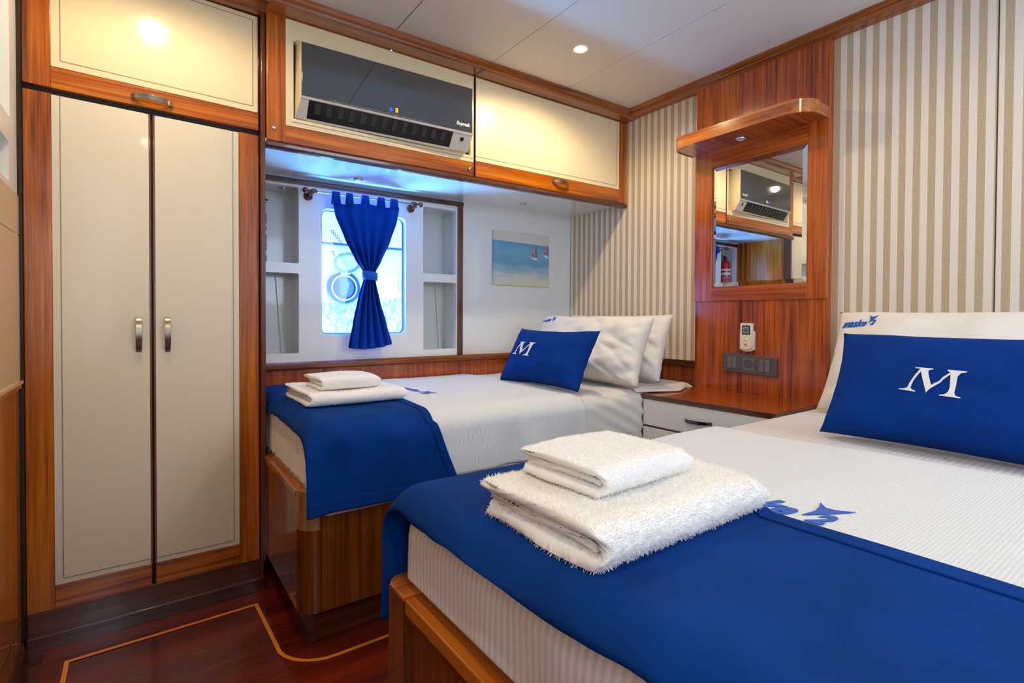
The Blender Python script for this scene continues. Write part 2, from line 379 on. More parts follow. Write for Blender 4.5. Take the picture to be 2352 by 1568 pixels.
# ceiling of white panels with narrow seams
ce = struct('ceiling')
def wcl(x, y, z): return (x, y, z+.013*(x-2.074))
B(XL-.1, XR+.1, -1.2, 2.5, 2.022, 2.04).build('deckhead', BLACK, ce, warp=wcl)
sx = [.785+.432*k for k in range(-3, 5)]
for i in range(len(sx)-1):
    g = (.0016, .0024, .0016, .001, .001, .001, .001)[i] if i != 2 else .0022
    g0 = .0022 if i in (3,) else .0012
    x0, x1 = sx[i]+g0, min(sx[i+1]-(.0022 if i == 2 else .0012), XR+.02)
    B(x0, x1, -1.15, 1.95, 2.012, 2.021).build('ceiling_panel', CEILM, ce, warp=wcl)
# walls
wr = struct('wall_right')
B(XR+.02, XR+.06, -1.15, 2.42, 0, 2.03).build('backing_board', WHITE, wr)
for y0, y1 in ((1.9105, 2.3615), (1.457, 1.9085), (.422, .884), (-.45, .4185), (-1.1, -.453)):
    B(XR, XR+.022, y0, y1, .70, 1.99).build('fabric_panel', STRIPE2 if y1 < .42 else STRIPE, wr, bevel=.002)
B(XR+.002, XR+.022, 1.457, 2.3615, 0, .70).build('wainscot_panel', RZ['z'], wr)
B(XR+.002, XR+.022, -1.1, .884, 0, .70).build('wainscot_panel', RZ['z'], wr)
B(XR-.014, XR+.01, 1.457, 2.36, .686, .719).build('wainscot_cap', DZ['y'], wr, bevel=.003)
B(XR-.014, XR+.01, -1.1, .884, .686, .719).build('wainscot_cap', DZ['y'], wr, bevel=.003)
wbk = struct('wall_back')
nl = dict(x0=.362, x1=.562); nr = dict(x0=1.155, x1=1.345)
HOLES = [rrect(.37, .562, 1.152, 1.481, .006, 3), rrect(.37, .562, .761, 1.108, .006, 3),
         rrect(.655, 1.067, .832, 1.410, .032), rrect(1.155, 1.341, 1.142, 1.476, .006, 3), rrect(1.157, 1.345, .757, 1.100, .006, 3)]
MB().plate(rect(.352, 1.352, .722, 1.506), HOLES, 'y', YB, YB+.028).build('panel_board', WHITE, wbk)
for i in (0, 1, 3, 4):
    xs = [p[0] for p in HOLES[i]]; zs = [p[1] for p in HOLES[i]]; x0, x1, z0, z1 = min(xs)-.002, max(xs)+.002, min(zs)-.002, max(zs)+.002
    m = MB(); d0, d1 = YB+.026, YB+.15
    m.box(x0, x1, d1, d1+.008, z0, z1).box(x0-.008, x0, d0, d1, z0, z1).box(x1, x1+.008, d0, d1, z0, z1).box(x0, x1, d0, d1, z0-.008, z0).box(x0, x1, d0, d1, z1, z1+.008)
    m.build('niche_lining', base('niche_grey', (206, 210, 208), .25, coat=.4)[0] if i == 0 else bpy.data.materials['niche_grey'], wbk)
    if i in (1, 4):   # slanted strip against the back of the lower compartments
        xx = x1-.035 if i == 4 else x1-.05
        MB().prism([(xx-.018, z1), (xx-.014, z1), (xx+.022, z0), (xx+.006, z0)], 'y', d1-.012, d1-.001).build('slanted_strip', bpy.data.materials['niche_grey'], wbk)
B(1.383, XR, YB, YB+.02, .72, 1.545).build('white_board', GLOSSW, wbk)
B(.345, XR+.02, YB+.17, YB+.2, -.02, 2.03).build('outer_skin', WHITE, wbk) if False else None
# outer skin around the window
MB().plate(rect(-.35, 2.3, -.02, 2.05), [rrect(.585, 1.145, .79, 1.45, .05)], 'y', YB+.175, YB+.195).build('outer_skin', WHITE, wbk)
B(.345, 1.383, YB-.012, YB+.006, 1.505, 1.5285).build('top_trim', DZ['x'], wbk, bevel=.003, warp=wc)
B(1.351, 1.380, YB-.012, YB+.006, .724, 1.505).build('side_trim', DZ['z'], wbk, bevel=.003)
MB().prism([(YB+.004, .690), (YB-.012, .690), (YB-.024, .697), (YB-.024, .716), (YB-.016, .724), (YB+.004, .724)], 'x', .345, XR).build('sill_trim', CR['x'], wbk, smooth=30)
B(.345, XR, YB, YB+.02, .0, .692).build('wainscot_board', RZ['z'], wbk)
# soffit over the berth
B(.345, XR, 1.93, 2.385, 1.534, 1.546).build('soffit_board', GLOSSW, wbk, warp=wc)
# window
wi = struct('window_1')
def ring(outer, inner, y0, y1): return MB().plate(outer, [inner], 'y', y0, y1)
ring(rrect(.6545, 1.0675, .8315, 1.4105, .032), rrect(.659, 1.063, .836, 1.406, .030), YB+.002, YB+.03).build('window_reveal', GLOSSW, wi, smooth=30)
ring(rrect(.657, 1.065, .834, 1.408, .032), rrect(.664, 1.058, .841, 1.401, .026), YB+.020, YB+.038).build('window_frame', GLOSSW, wi, bevel=.002)
ring(rrect(.663, 1.059, .840, 1.402, .026), rrect(.6665, 1.0555, .8435, 1.3985, .024), YB+.023, YB+.036).build('window_seal', EXTB, wi)
MB().plate(rrect(.664, 1.058, .841, 1.401, .026), [], 'y', YB+.028, YB+.031).build('window_pane', GLASS, wi)
a_ = rrect(.662, 1.060, .839, 1.403, .026); b_ = rrect(.592, 1.138, .797, 1.443, .045); n_ = len(a_)
MB().add([(x, YB+.036, z) for x, z in a_]+[(x, YB+.176, z) for x, z in b_], [(i, (i+1) % n_, n_+(i+1) % n_, n_+i) for i in range(n_)]).build('splayed_reveal', GLOSSW, wi, solid=.003)
# other walls (behind the viewpoint)
wf = struct('wall_front')
MB().plate(rect(XL-.1, XR+.1, 0, 2.03), [rect(1.05, 1.95, 1.05, 1.8)], 'y', -1.15, -1.11).build('rear_board', WHITE, wf)
w2 = struct('unseen_window')  # unseen window, added to carry the rear fill
MB().plate(rect(1.01, 1.99, 1.01, 1.84), [rect(1.05, 1.95, 1.05, 1.8)], 'y', -1.125, -1.095).build('window_frame', WZ['x'], w2)
wl = struct('wall_left')
LH = [rrect(.6, 1.837, 1.428, 1.90, .012, 3), rrect(.6, 1.820, 1.262, 1.362, .012, 3)]
MB().plate(rect(-1.11, 1.945, 1.245, 2.0), LH, 'x', XL, XL-.02).build('niche_board', WHITE, wl)
B(XL-.02, XL+.003, -1.11, 1.945, 1.1385, 1.245).build('white_panel', CREAM, wl, bevel=.002)
B(XL-.02, XL+.003, -1.11, 1.945, .742, 1.1365).build('white_panel', CREAM, wl, bevel=.002)
B(XL-.02, XL+.007, -1.11, 1.945, .733, .742).build('bead', CREAM, wl)
B(XL-.02, XL, -1.11, 1.945, 0, .733).build('wood_panel', WZ['z'], wl)
B(XL-.02, XL+.006, -1.11, 1.945, .722, .733).build('panel_cap', WZ['y'], wl)
B(XL-.02, XL+.006, -1.11, 1.945, 0, .018).build('floor_bead', DZ['y'], wl)
B(XL-.02, XL+.0015, -1.11, 1.945, .085, .088).build('panel_joint', DZ['y'], wl)
for z0, z1, yy in ((1.42, 1.91, 1.85), (1.255, 1.37, 1.83)):
    MB().box(XL-.16, XL-.15, .58, yy, z0, z1).box(XL-.15, XL-.018, yy-.008, yy, z0, z1).box(XL-.15, XL-.018, .58, .59, z0, z1).box(XL-.15, XL-.018, .58, yy, z0, z0+.006).box(XL-.15, XL-.018, .58, yy, z1-.006, z1).build('niche_lining', WHITE, wl)
B(XL-.22, XL-.16, -1.11, 2.3, 0, 2.0).build('hull_lining', WHITE, wl)
B(XL, -.262, 1.925, 1.975, .0, 2.0).build('shadow_gap_board', BLACK, wl)
# crown mouldings
def crown(prof, ax, a, b, nm, mat, warp=None, sgn=-1):
    MB().prism(prof, ax, a, b).build(nm, mat, None, smooth=25, warp=warp)
cz = 2.0125
pr = [(YC+.03, cz), (YC+.03, 1.968), (YC-.002, 1.968), (YC-.002, 1.9725), (YC-.066, 1.9725), (YC-.073, 1.976), (YC-.075, 1.984), (YC-.070, 1.989), (YC-.074, 1.993), (YC-.080, 2.0), (YC-.082, 2.008), (YC-.082, cz)]
o = MB().prism(pr, 'x', .35, XR-.001).build('trim_1', CR['x'], None, smooth=25, warp=lambda x, y, z: (x, y, z+.012*(x-2.074))); tag(o, kind='structure')
o = B(1.172, 1.186, YC-.074, YC-.003, 1.971, 1.9745).build('joint_strip', DZ['y'], o, warp=lambda x, y, z: (x, y, z+.012*(x-2.074)))
pr = [(XR+.02, cz+.003), (XR+.02, 1.978), (XR-.050, 1.978), (XR-.060, 1.982), (XR-.062, 1.990), (XR-.058, 1.995), (XR-.062, 1.999), (XR-.070, 2.004), (XR-.071, cz+.002)]
o = MB().prism(pr, 'y', -1.1, 1.90).build('trim_2', CR['y'], None, smooth=25)
tag(o, kind='structure')
# wooden column on the right wall
co = struct('trim_3', (XR, 1.17, 0))
B(2.111, XR+.002, .883, 1.457, .0, 1.979).build('column_board', RZ['z'], co, bevel=.002)
B(2.1095, 2.1115, 1.125, 1.285, .602, .998).build('veneer_panel', wood('veneer_dark', (70, 24, 4), (150, 66, 14), (186, 92, 26), 'z', k=1.5), co)

# ================================================================== EXTERIOR (seen through the pane)
ex = struct('wall_outer', (1, 2.9, 0))
B(-1.2, 3.4, 2.9, 2.94, .3, 1.318).build('bulwark_board', EXTW, ex)
B(-1.2, 3.4, 2.885, 2.95, 1.318, 1.330).build('bulwark_cap', EXTB, ex)
B(.5, 1.35, 2.894, 2.902, .84, 1.03).build('weathered_plate', PLATE, ex)
B(.5, 1.35, 2.892, 2.902, .822, .832).build('plate_edge', EXTB, ex)
B(-1.2, 3.4, 2.57, 2.9, .28, .30).build('side_deck', EXTW, ex)
po = thing('porthole', (.926, 2.9, 1.083), 'round blue-rimmed porthole with raised lid seen through the cabin window', 'porthole')
MB().lathe([(.062, -.004), (.062, -.022), (.066, -.026), (.078, -.024), (.080, -.016), (.090, -.016), (.094, -.012), (.094, 0)], (.926, 2.9, 1.083), 'y', 40).build('rim', EXTM, po, smooth=40)
MB().lathe([(.001, -.008), (.062, -.008), (.062, -.004)], (.926, 2.9, 1.083), 'y', 40).build('pane', EXTV, po)
MB().lathe([(.064, -.023), (.066, -.029), (.070, -.029), (.072, -.024)], (.926, 2.9, 1.083), 'y', 40).build('inner_ring', EXTW, po, smooth=40)
MB().prism([(.872, 1.06), (.905, 1.045), (.902, 1.10), (.895, 1.135), (.878, 1.12)], 'y', 2.888, 2.8905).build('folded_cloth', EXTN, po)
m0 = MB().lathe([(.0045, 0), (.0045, -.004), (.001, -.005)], (0, 0, 0), 'y', 8)
for k in range(8):
    a = math.radians(22+45*k); mm = MB(); mm.v = [(x+.926+.084*math.cos(a), y+2.884, z+1.083+.084*math.sin(a)) for x, y, z in m0.v]; mm.f = m0.f
    mm.build('bolt', EXTB, po)
lid = MB(); ca = math.radians(35)
prof = [(.060, -.006), (.060, .006), (.074, .007), (.076, 0), (.074, -.007), (.060, -.006)]
lid.lathe(prof, (0, 0, 0), 'y', 36)
lid.v = [(.931+x, 2.90-.062+y*math.cos(ca)*1-z*math.sin(ca)*.75, 1.218+z*math.cos(ca)*.86+y*.4) for x, y, z in lid.v]
lid.build('lid_ring', EXTM, po, smooth=40)
MB().tube([(.905, 2.872, 1.163), (.957, 2.872, 1.163)], .006, 8).build('hinge', EXTW, po)
MB().tube([(.862, 2.84, 1.252), (.852, 2.838, 1.268), (.858, 2.838, 1.280)], .004, 6).tube([(.852, 2.838, 1.268), (.842, 2.838, 1.276)], .003, 6).build('lid_hook', EXTM, po)
lp = thing('deck_lamp', (1.335, 2.9, 1.11), 'white dome lamp on the outer boards at right edge of the window', 'lamp')
MB().lathe([(.085, 0), (.085, -.018), (.07, -.026), (.055, -.027)], (1.335, 2.9, 1.11), 'y', 32).build('base_ring', base('lamp_base_grey', (150, 178, 214), .4)[0], lp, smooth=40)
MB().lathe([(.055, -.026), (.052, -.05), (.035, -.07), (.001, -.078)], (1.335, 2.9, 1.11), 'y', 32).build('dome', EXTW, lp, smooth=True)
ch = thing('hanging_chain', (.86, 2.86, 1.33), 'short dark chain hanging outside above the porthole', 'chain')
for k in range(5):
    p = Vector((.855+.012*k, 2.86, 1.385-.013*k)); mm = MB()
    mm.tube([p+Vector((.006*math.cos(a), .003*(k % 2), .009*math.sin(a))) for a in [2*math.pi*j/8 for j in range(9)]], .0016, 5)
    mm.build('link', EXTM, ch)

# ================================================================== WARDROBE
def arch_handle(parent, p0, p1, out, name='handle', wd=.0085, mat=STEEL):
    """bowed strap handle between p0 and p1 standing out along out"""
    p0, p1, out = Vector(p0), Vector(p1), Vector(out); L = (p1-p0).length; pts = []
    for i in range(17):
        t = i/16; s = math.sin(math.pi*t)**.55 if 0 < t < 1 else 0
        pts.append(p0.lerp(p1, t)+out*s)
    ax = (p1-p0).normalized(); side = ax.cross(out.normalized()); th = .0022
    vs = []
    for i, p in enumerate(pts):
        tg = (pts[min(i+1, 16)]-pts[max(i-1, 0)]).normalized(); nn = side.cross(tg).normalized()
        for a, b in ((-1, -1), (1, -1), (1, 1), (-1, 1)): vs.append(p+side*a*wd*(.8+.2*math.sin(math.pi*i/16))+nn*b*th)
    fs = [(4*i+k, 4*i+(k+1) % 4, 4*i+4+(k+1) % 4, 4*i+4+k) for i in range(16) for k in range(4)]+[(0, 1, 2, 3), (64, 65, 66, 67)]
    return MB().add(vs, fs).build(name, mat, parent, bevel=.001)
def lineframe(parent, x0, x1, z0, z1, y, sides='lrbt', w_=.0022, mat=GROOVE, nm='groove_line', warp=None):
    m = MB(); e = .0006
    if 'l' in sides: m.box(x0-w_/2, x0+w_/2, y-e, y+e, z0, z1)
    if 'r' in sides: m.box(x1-w_/2, x1+w_/2, y-e, y+e, z0, z1)
    if 'b' in sides: m.box(x0, x1, y-e, y+e, z0-w_/2, z0+w_/2)
    if 't' in sides: m.box(x0, x1, y-e, y+e, z1-w_/2, z1+w_/2)
    return m.build(nm, mat, parent, warp=warp)
wd_ = thing('wardrobe', (.04, 2.15, 0), 'tall built-in wardrobe with white doors framed in glossy brown wood', 'wardrobe')
B(.3385, .3515, YW-.034, YB, .0755, 2.0).build('side_panel', DZ['z'], wd_, bevel=.002)
B(.3515, .3525, YW+.02, YB, .5, 1.56).build('side_veneer', WZ['z'], wd_)
B(.3385, .349, YW+.004, YB, .0, .075).build('kick_return', DZ['y'], wd_)
B(-.262, .3385, YW+.012, YW+.03, .0, 2.0).build('back_frame', BLACK, wd_)
B(-.262, .3385, YW+.004, YW+.014, .0, .0735).build('kick_board', DZ['x'], wd_, bevel=.002)
B(-.262, .3385, YW-.012, YW+.012, -.001, .010).build('kick_bead', DZ['x'], wd_, bevel=.003)
B(-.262, .353, YW-.045, YW+.02, 1.950, 2.0).build('header_board', CR['x'], wd_, bevel=.003)
def door(parent, x0, x1, z0, z1, y, parts, warp):
    d = thing('door', ((x0+x1)/2, y, (z0+z1)/2)); d.parent = parent; d.location = Vector(((x0+x1)/2, y, (z0+z1)/2))-parent.location
    for nm, mat, a in parts: B(*a).build(nm, mat, d, bevel=.0016, warp=warp)
    return d
T = .018
d1 = door(wd_, -.2614, .028, .0744, 1.548, YW, [('stile', WZ['z'], (-.2614, -.2015, YW, YW+T, .0744, 1.548)), ('rail', WZ['x'], (-.2015, .028, YW, YW+T, .0744, .142)), ('door_board', DOORW, (-.2013, .0255, YW-.0015, YW+T, .1425, 1.545)), ('edge_strip', BRN, (.0257, .0305, YW-.0008, YW+T, .142, 1.547))], ww)
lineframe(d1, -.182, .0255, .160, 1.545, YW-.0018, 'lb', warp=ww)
arch_handle(d1, (-.002, YW-.002, .810), (-.002, YW-.002, .917), (0, -.022, 0))
d2 = door(wd_, .038, .3356, .0744, 1.548, YW, [('stile', WZ['z'], (.2743, .3356, YW, YW+T, .0744, 1.548)), ('rail', WZ['x'], (.038, .2743, YW, YW+T, .0744, .142)), ('door_board', DOORW, (.0403, .2741, YW-.0015, YW+T, .1425, 1.545)), ('edge_strip', BRN, (.0352, .0402, YW-.0008, YW+T, .142, 1.547))], ww)
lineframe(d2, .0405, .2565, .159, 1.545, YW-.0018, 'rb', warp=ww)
arch_handle(d2, (.0715, YW-.002, .808), (.0715, YW-.002, .917), (0, -.022, 0))
d3 = door(wd_, -.2614, .335, 1.5636, 1.953, YW, [('stile', WZ['z'], (-.2614, -.2015, YW-.004, YW+T, 1.5636, 1.953)), ('rail', WZ['x'], (-.2015, .335, YW-.004, YW+T, 1.5636, 1.623)), ('door_board', CREAM, (-.2013, .3335, YW-.0055, YW+T, 1.6235, 1.950)), ('edge_strip', DZ['z'], (.3337, .336, YW-.005, YW+T, 1.5636, 1.953))], ww)
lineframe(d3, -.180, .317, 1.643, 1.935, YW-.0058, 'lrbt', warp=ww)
arch_handle(d3, (-.017, YW-.006, 1.588), (.088, YW-.006, 1.586), (0, -.026, 0), wd=.009)
wd_ = None

# ================================================================== OVERHEAD CABINET + AIR CONDITIONER
oc = thing('overhead_cabinet', (1.24, 2.1, 1.53), 'long white overhead cabinet edged in glossy wood above the wall berth', 'cabinet')
MB().box(.352, XR-.001, YC+.022, YC+.03, 1.535, 1.97).build('carcass', BLACK, oc, warp=wc)
MB().prism([(YC+.022, 1.513), (YC+.004, 1.513), (YC-.006, 1.519), (YC-.008, 1.528), (YC-.002, 1.535), (YC+.022, 1.535)], 'x', .352, XR-.001).build('bottom_lip', DZ['x'], oc, smooth=30, warp=wc)
# door with the air conditioner: the board is cut out around the unit
e1 = door(oc, .3535, 1.1755, 1.538, 1.966, YC, [('stile', WZ['z'], (.3535, .413, YC, YC+T, 1.538, 1.966)), ('rail', WZ['x'], (.413, 1.1755, YC, YC+T, 1.538, 1.597)), ('edge_strip', DZ['z'], (1.1735, 1.1757, YC-.002, YC+T, 1.538, 1.966))], wc)
MB().plate(rect(.4132, 1.173, 1.5972, 1.966), [rect(.4385, 1.158, 1.625, 1.892)], 'y', YC-.0015, YC+T).build('door_board', CREAM, e1, warp=wc)
lineframe(e1, .435, 1.17, 1.613, 1.95, YC-.0018, 'b', warp=wc)
def knob(parent, x, z, nm='lock'):
    MB().lathe([(.0075, 0), (.0078, -.003), (.006, -.007), (.001, -.008)], (x, YC, z), 'y', 16).build(nm, CHROME, parent, smooth=50)
knob(e1, .374, 1.5665); knob(e1, 1.153, 1.559); knob(e1, .797, 1.956, 'top_catch')
e2 = door(oc, 1.182, XR-.003, 1.538, 1.966, YC, [('stile', WZ['z'], (2.087, XR-.003, YC, YC+T, 1.538, 1.966)), ('rail', WZ['x'], (1.182, 2.087, YC, YC+T, 1.538, 1.605)), ('door_board', CREAMS, (1.184, 2.0865, YC-.0015, YC+T, 1.6055, 1.966)), ('edge_strip', DZ['z'], (1.1818, 1.1838, YC-.002, YC+T, 1.538, 1.966))], wc)
lineframe(e2, 1.1845, 2.066, 1.625, 1.962, YC-.0018, 'rb', warp=wc)
arch_handle(e2, (1.618, YC-.001, 1.580), (1.722, YC-.001, 1.576), (0, -.024, 0))
ac = thing('air_conditioner', (.80, 2.0, 1.63), 'white split air conditioner with dark glossy front set into the cabinet door', 'air conditioner')
def acy(x): return 1.884-.034*(x-.459)/.67       # the unit sits slightly skewed in its cut-out
def acw(x, y, z): return (x-(.012 if y > 1.89 and x < .46 else 0), y+acy(x)-1.884, z)
X0, X1 = .455, 1.128
sec = [(1.884, 1.873), (1.884, 1.680), (1.925, 1.617), (2.06, 1.617), (2.06, 1.880), (1.90, 1.880)]
MB().prism(sec, 'x', X0, X1).build('housing', ACW, ac, bevel=.003, warp=acw)
MB().prism([(1.878, 1.868), (1.878, 1.6875), (1.885, 1.684), (1.888, 1.872), (1.884, 1.872)], 'x', X0+.003, X1-.002).build('front_panel', ACDARK, ac, bevel=.0015, warp=acw)
MB().prism([(1.880, 1.6855), (1.876, 1.683), (1.879, 1.676), (1.888, 1.676), (1.888, 1.6855)], 'x', X0, X1).build('chin_strip', ACG, ac, warp=acw)
def slab(x0, x1, o0, o1, a=.03, b=.97):   # strip lying on the slanted lower face, o = outwards offset
    A = Vector((1.884, 1.680)); Bv = Vector((1.925, 1.617)); n = Vector((-.0835, -.0545)).normalized()
    p = [A.lerp(Bv, a)+n*o0, A.lerp(Bv, b)+n*o0, A.lerp(Bv, b)+n*o1, A.lerp(Bv, a)+n*o1]
    return MB().prism([tuple(q) for q in p], 'x', x0, x1)
slab(X0, X0+.028, -.002, .005).build('end_cap', ACG, ac, bevel=.002, warp=acw)
slab(X1-.088, X1, -.002, .005).build('end_cap', ACG, ac, bevel=.002, warp=acw)
slab(X0+.028, X1-.088, -.001, .0015).build('air_outlet', ACB, ac, warp=acw)
slab(X0+.028, X1-.088, .0015, .006, .90, .99).build('outlet_lip', ACG, ac, warp=acw)
for i in range(13):
    x = X0+.05+i*.0405
    slab(x, x+.018, .0015, .0045, .12, .62).build('louver', LOUV, ac, warp=acw)
slab(X1-.05, X1-.036, .005, .0062, .22, .42).build('sensor_window', ACB, ac, warp=acw)
def acf(x, z, d=.0012): return (x, acy(x)-.006-d, z)
def seg7(parent, x, z, h, mat, nm):
    m = MB(); w7 = h*.55; t = h*.16; ya = acy(x)-.0075
    for a in ((0, w7, 0, t), (0, w7, h/2-t/2, h/2+t/2), (0, w7, h-t, h), (0, t, 0, h), (w7-t, w7, 0, h)): m.box(x+a[0], x+a[1], ya, ya+.001, z+a[2], z+a[3])
    m.build(nm, mat, parent)
seg7(ac, .794, 1.7000, .0150, LEDO, 'display_digit')
MB().lathe([(.0040, 0), (.0040, -.001), (.0064, -.001), (.0064, 0)], (.776, acy(.776)-.0065, 1.7055), 'y', 20).build('display_symbol', LEDB, ac)
MB().lathe([(.0001, -.001), (.002, -.001), (.002, 0)], (.776, acy(.776)-.0065, 1.7055), 'y', 12).build('display_symbol', LEDB, ac)
t = text_pts('Baymak', .0225, .25, .0006); xm = max(v[0] for v in t[0]); k = .064/xm
MB().add([(1.050+x*k, acy(1.05+x*k)-.0074, 1.7075+y*.9) for x, y in t[0]], t[1]).build('lettering', SILV, ac, solid=.0006)

# recessed lamps
def downlight(x, y, z, label, on, cat='ceiling light', r=.034):
    t = thing('downlight', (x, y, z), label, cat, )
    MB().lathe([(r, 0), (r, -.002), (r*.93, -.0045), (r*.74, -.003), (r*.72, .0)], (x, y, z), 'z', 32).build('trim_ring', CHROME if not on else base('lamp_ring', (236, 226, 200), .3)[0], t, smooth=50)
    MB().lathe([(r*.72, -.001), (r*.5, -.002), (.0001, -.0025)], (x, y, z), 'z', 24).build('lens', LAMPM if on else LAMPOFF, t, smooth=True)
LBL = ['lit round ceiling downlight nearest the striped wall corner', 'lit ceiling downlight in front of the white wardrobe', 'unseen guessed ceiling downlight over the middle of the front bed', 'unseen guessed ceiling downlight above the cabin entrance behind the front bed foot']
for (x, y), l in zip(LAMPS, LBL): downlight(x, y, ceil_z(x)-.0003, l, True)
def sz(x): return 1.534+.010*(x-1.9)
downlight(.778, 2.228, sz(.778), 'small unlit chrome spotlight under the cabinet above the blue curtain', False, 'spotlight', .021)
downlight(1.668, 2.213, sz(1.668), 'small unlit chrome spotlight under the cabinet above the seascape picture', False, 'spotlight', .021)
downlight(.515, 2.43, 1.4825, 'small dark spotlight in the niche holding the fire extinguisher', False, 'spotlight', .019)
downlight(2.045, 1.20, 1.674, 'small chrome spotlight under the curved wooden shelf', False, 'spotlight', .021)

# ================================================================== CURTAIN
def lerp_tab(tab, z):
    for (z0, a0, b0), (z1, a1, b1) in zip(tab, tab[1:]):
        if z <= z0 and z >= z1:
            t = (z0-z)/(z0-z1); t = t*t*(3-2*t)*.25+t*.75; return a0+(a1-a0)*t, b0+(b1-b0)*t
    return tab[-1][1:]
YD = 2.302
TAB = [(1.432, .688, .998), (1.37, .699, .988), (1.27, .742, .955), (1.18, .790, .915), (1.125, .826, .882), (1.09, .826, .881), (1.0, .803, .907), (.9, .780, .940), (.770, .756, .978)]
def curtain_pt(u, v):
    zt = 1.424+.014*u-.004*math.sin(u*9); hem = .783-.016*math.sin(math.pi*u)**.7+.018*u
    z = zt+(hem-zt)*v; a, b = lerp_tab(TAB, max(.77, min(1.432, z)))
    k = (b-a)/.31; nf = 5.5; ph = u*nf*2*math.pi+.8*math.sin(u*5)
    tie = math.exp(-((z-1.108)/.05)**2)
    amp = (.011+.007*(1-k))*(1-.45*tie)
    uu = u+.018*math.sin(ph*1+1)*(.4+.6*v)
    # cloth hangs straight under the tabs, gathers to the tie
    y = YD+amp*math.sin(ph)*(.35+.65*min(1, v*3))+.010*math.sin(u*11+2*v)*k-.012*tie
    if z < 1.108: y += -.02*(1.108-z)/.33*math.sin(math.pi*u)
    return (a+(b-a)*uu, y, z)
cu = thing('curtain', (.85, YD, .78), 'royal blue tab-top curtain gathered by a tie over the window', 'curtain')
MB().grid(curtain_pt, 120, 90).build('curtain_cloth', CURT, cu, smooth=True, solid=.0022, fix=False)
rz = lambda x: 1.459+.0075*(x-.572)/.53
for x0, x1 in ((.688, .713), (.745, .768), (.804, .829), (.868, .896), (.925, .997-.028)):
    pass
for xc, hw_ in ((.704, .0185), (.764, .0165), (.836, .0180), (.911, .0180), (.975, .0190)):
    zr = rz(xc); u = (xc-.688)/.31; pts = []; zb = curtain_pt(min(1, max(0, u)), 0)[2]-.006
    prof = [(YD-.010, zb), (YD-.0095, zr), (YD-.007, zr+.0075), (YD, zr+.0105), (YD+.007, zr+.0075), (YD+.0095, zr), (YD+.010, zb)]
    m = MB(); vs = []
    for j, xx in enumerate((xc-hw_, xc-hw_*.3, xc+hw_*.4, xc+hw_)):
        vs += [(xx+.004*(1 if j < 2 else -1)*(zz > zr-.01), yy, zz) for yy, zz in prof]
    m.add(vs, [(j*7+i, (j+1)*7+i, (j+1)*7+i+1, j*7+i+1) for j in range(3) for i in range(6)]).build('tab', CURT, cu, smooth=True, solid=.002)
band = []
for i in range(25):
    a = 2*math.pi*i/24; band.append((.854+.0345*math.cos(a), YD-.010+.024*math.sin(a)))
m = MB(); vs = []
for x, y in band[:-1]:
    vs += [(x, y, 1.088-.06*(x-.854)), (x*1.0, y, 1.126-.10*(x-.854))]
m.add(vs, [(2*i, 2*((i+1) % 24), 2*((i+1) % 24)+1, 2*i+1) for i in range(24)]).build('tie_band', fabric('tie_blue', (24, 92, 200), .6, .3, 700), cu, smooth=True, solid=.003)
cr = thing('curtain_rod', (.84, YD, 1.46), 'thin metal curtain rod with round end brackets above the window', 'curtain rod')
MB().tube([(.555, YD, rz(.555)), (1.122, YD, rz(1.122))], .0042, 12).build('rod', STEEL, cr, smooth=50)
for x, s in ((.600, -1), (1.085, 1)):
    zz = rz(x)
    MB().lathe([(.0001, 0), (.019, 0), (.019, -.006), (.012, -.010), (.007, -.014), (.006, YD-YB-.002), (.0001, YD-YB-.004)], (x, YB, zz-.012), 'y', 20).tube([(x, YD, zz-.014), (x, YD, zz)], .006, 10).build('bracket', BRONZE, cr, smooth=40)
    MB().lathe([(.0042, -.026), (.008, -.024), (.010, -.016), (.010, -.004), (.007, 0), (.005, .004), (.005, .010), (.009, .014), (.0125, .021), (.0115, .029), (.006, .034), (.0001, .035)] if s > 0 else
               [(.0042, .026), (.008, .024), (.010, .016), (.010, .004), (.007, 0), (.005, -.004), (.005, -.010), (.009, -.014), (.0125, -.021), (.0115, -.029), (.006, -.034), (.0001, -.035)], (x+s*.002, YD, zz), 'x', 18).build('finial', BRONZE, cr, smooth=50)

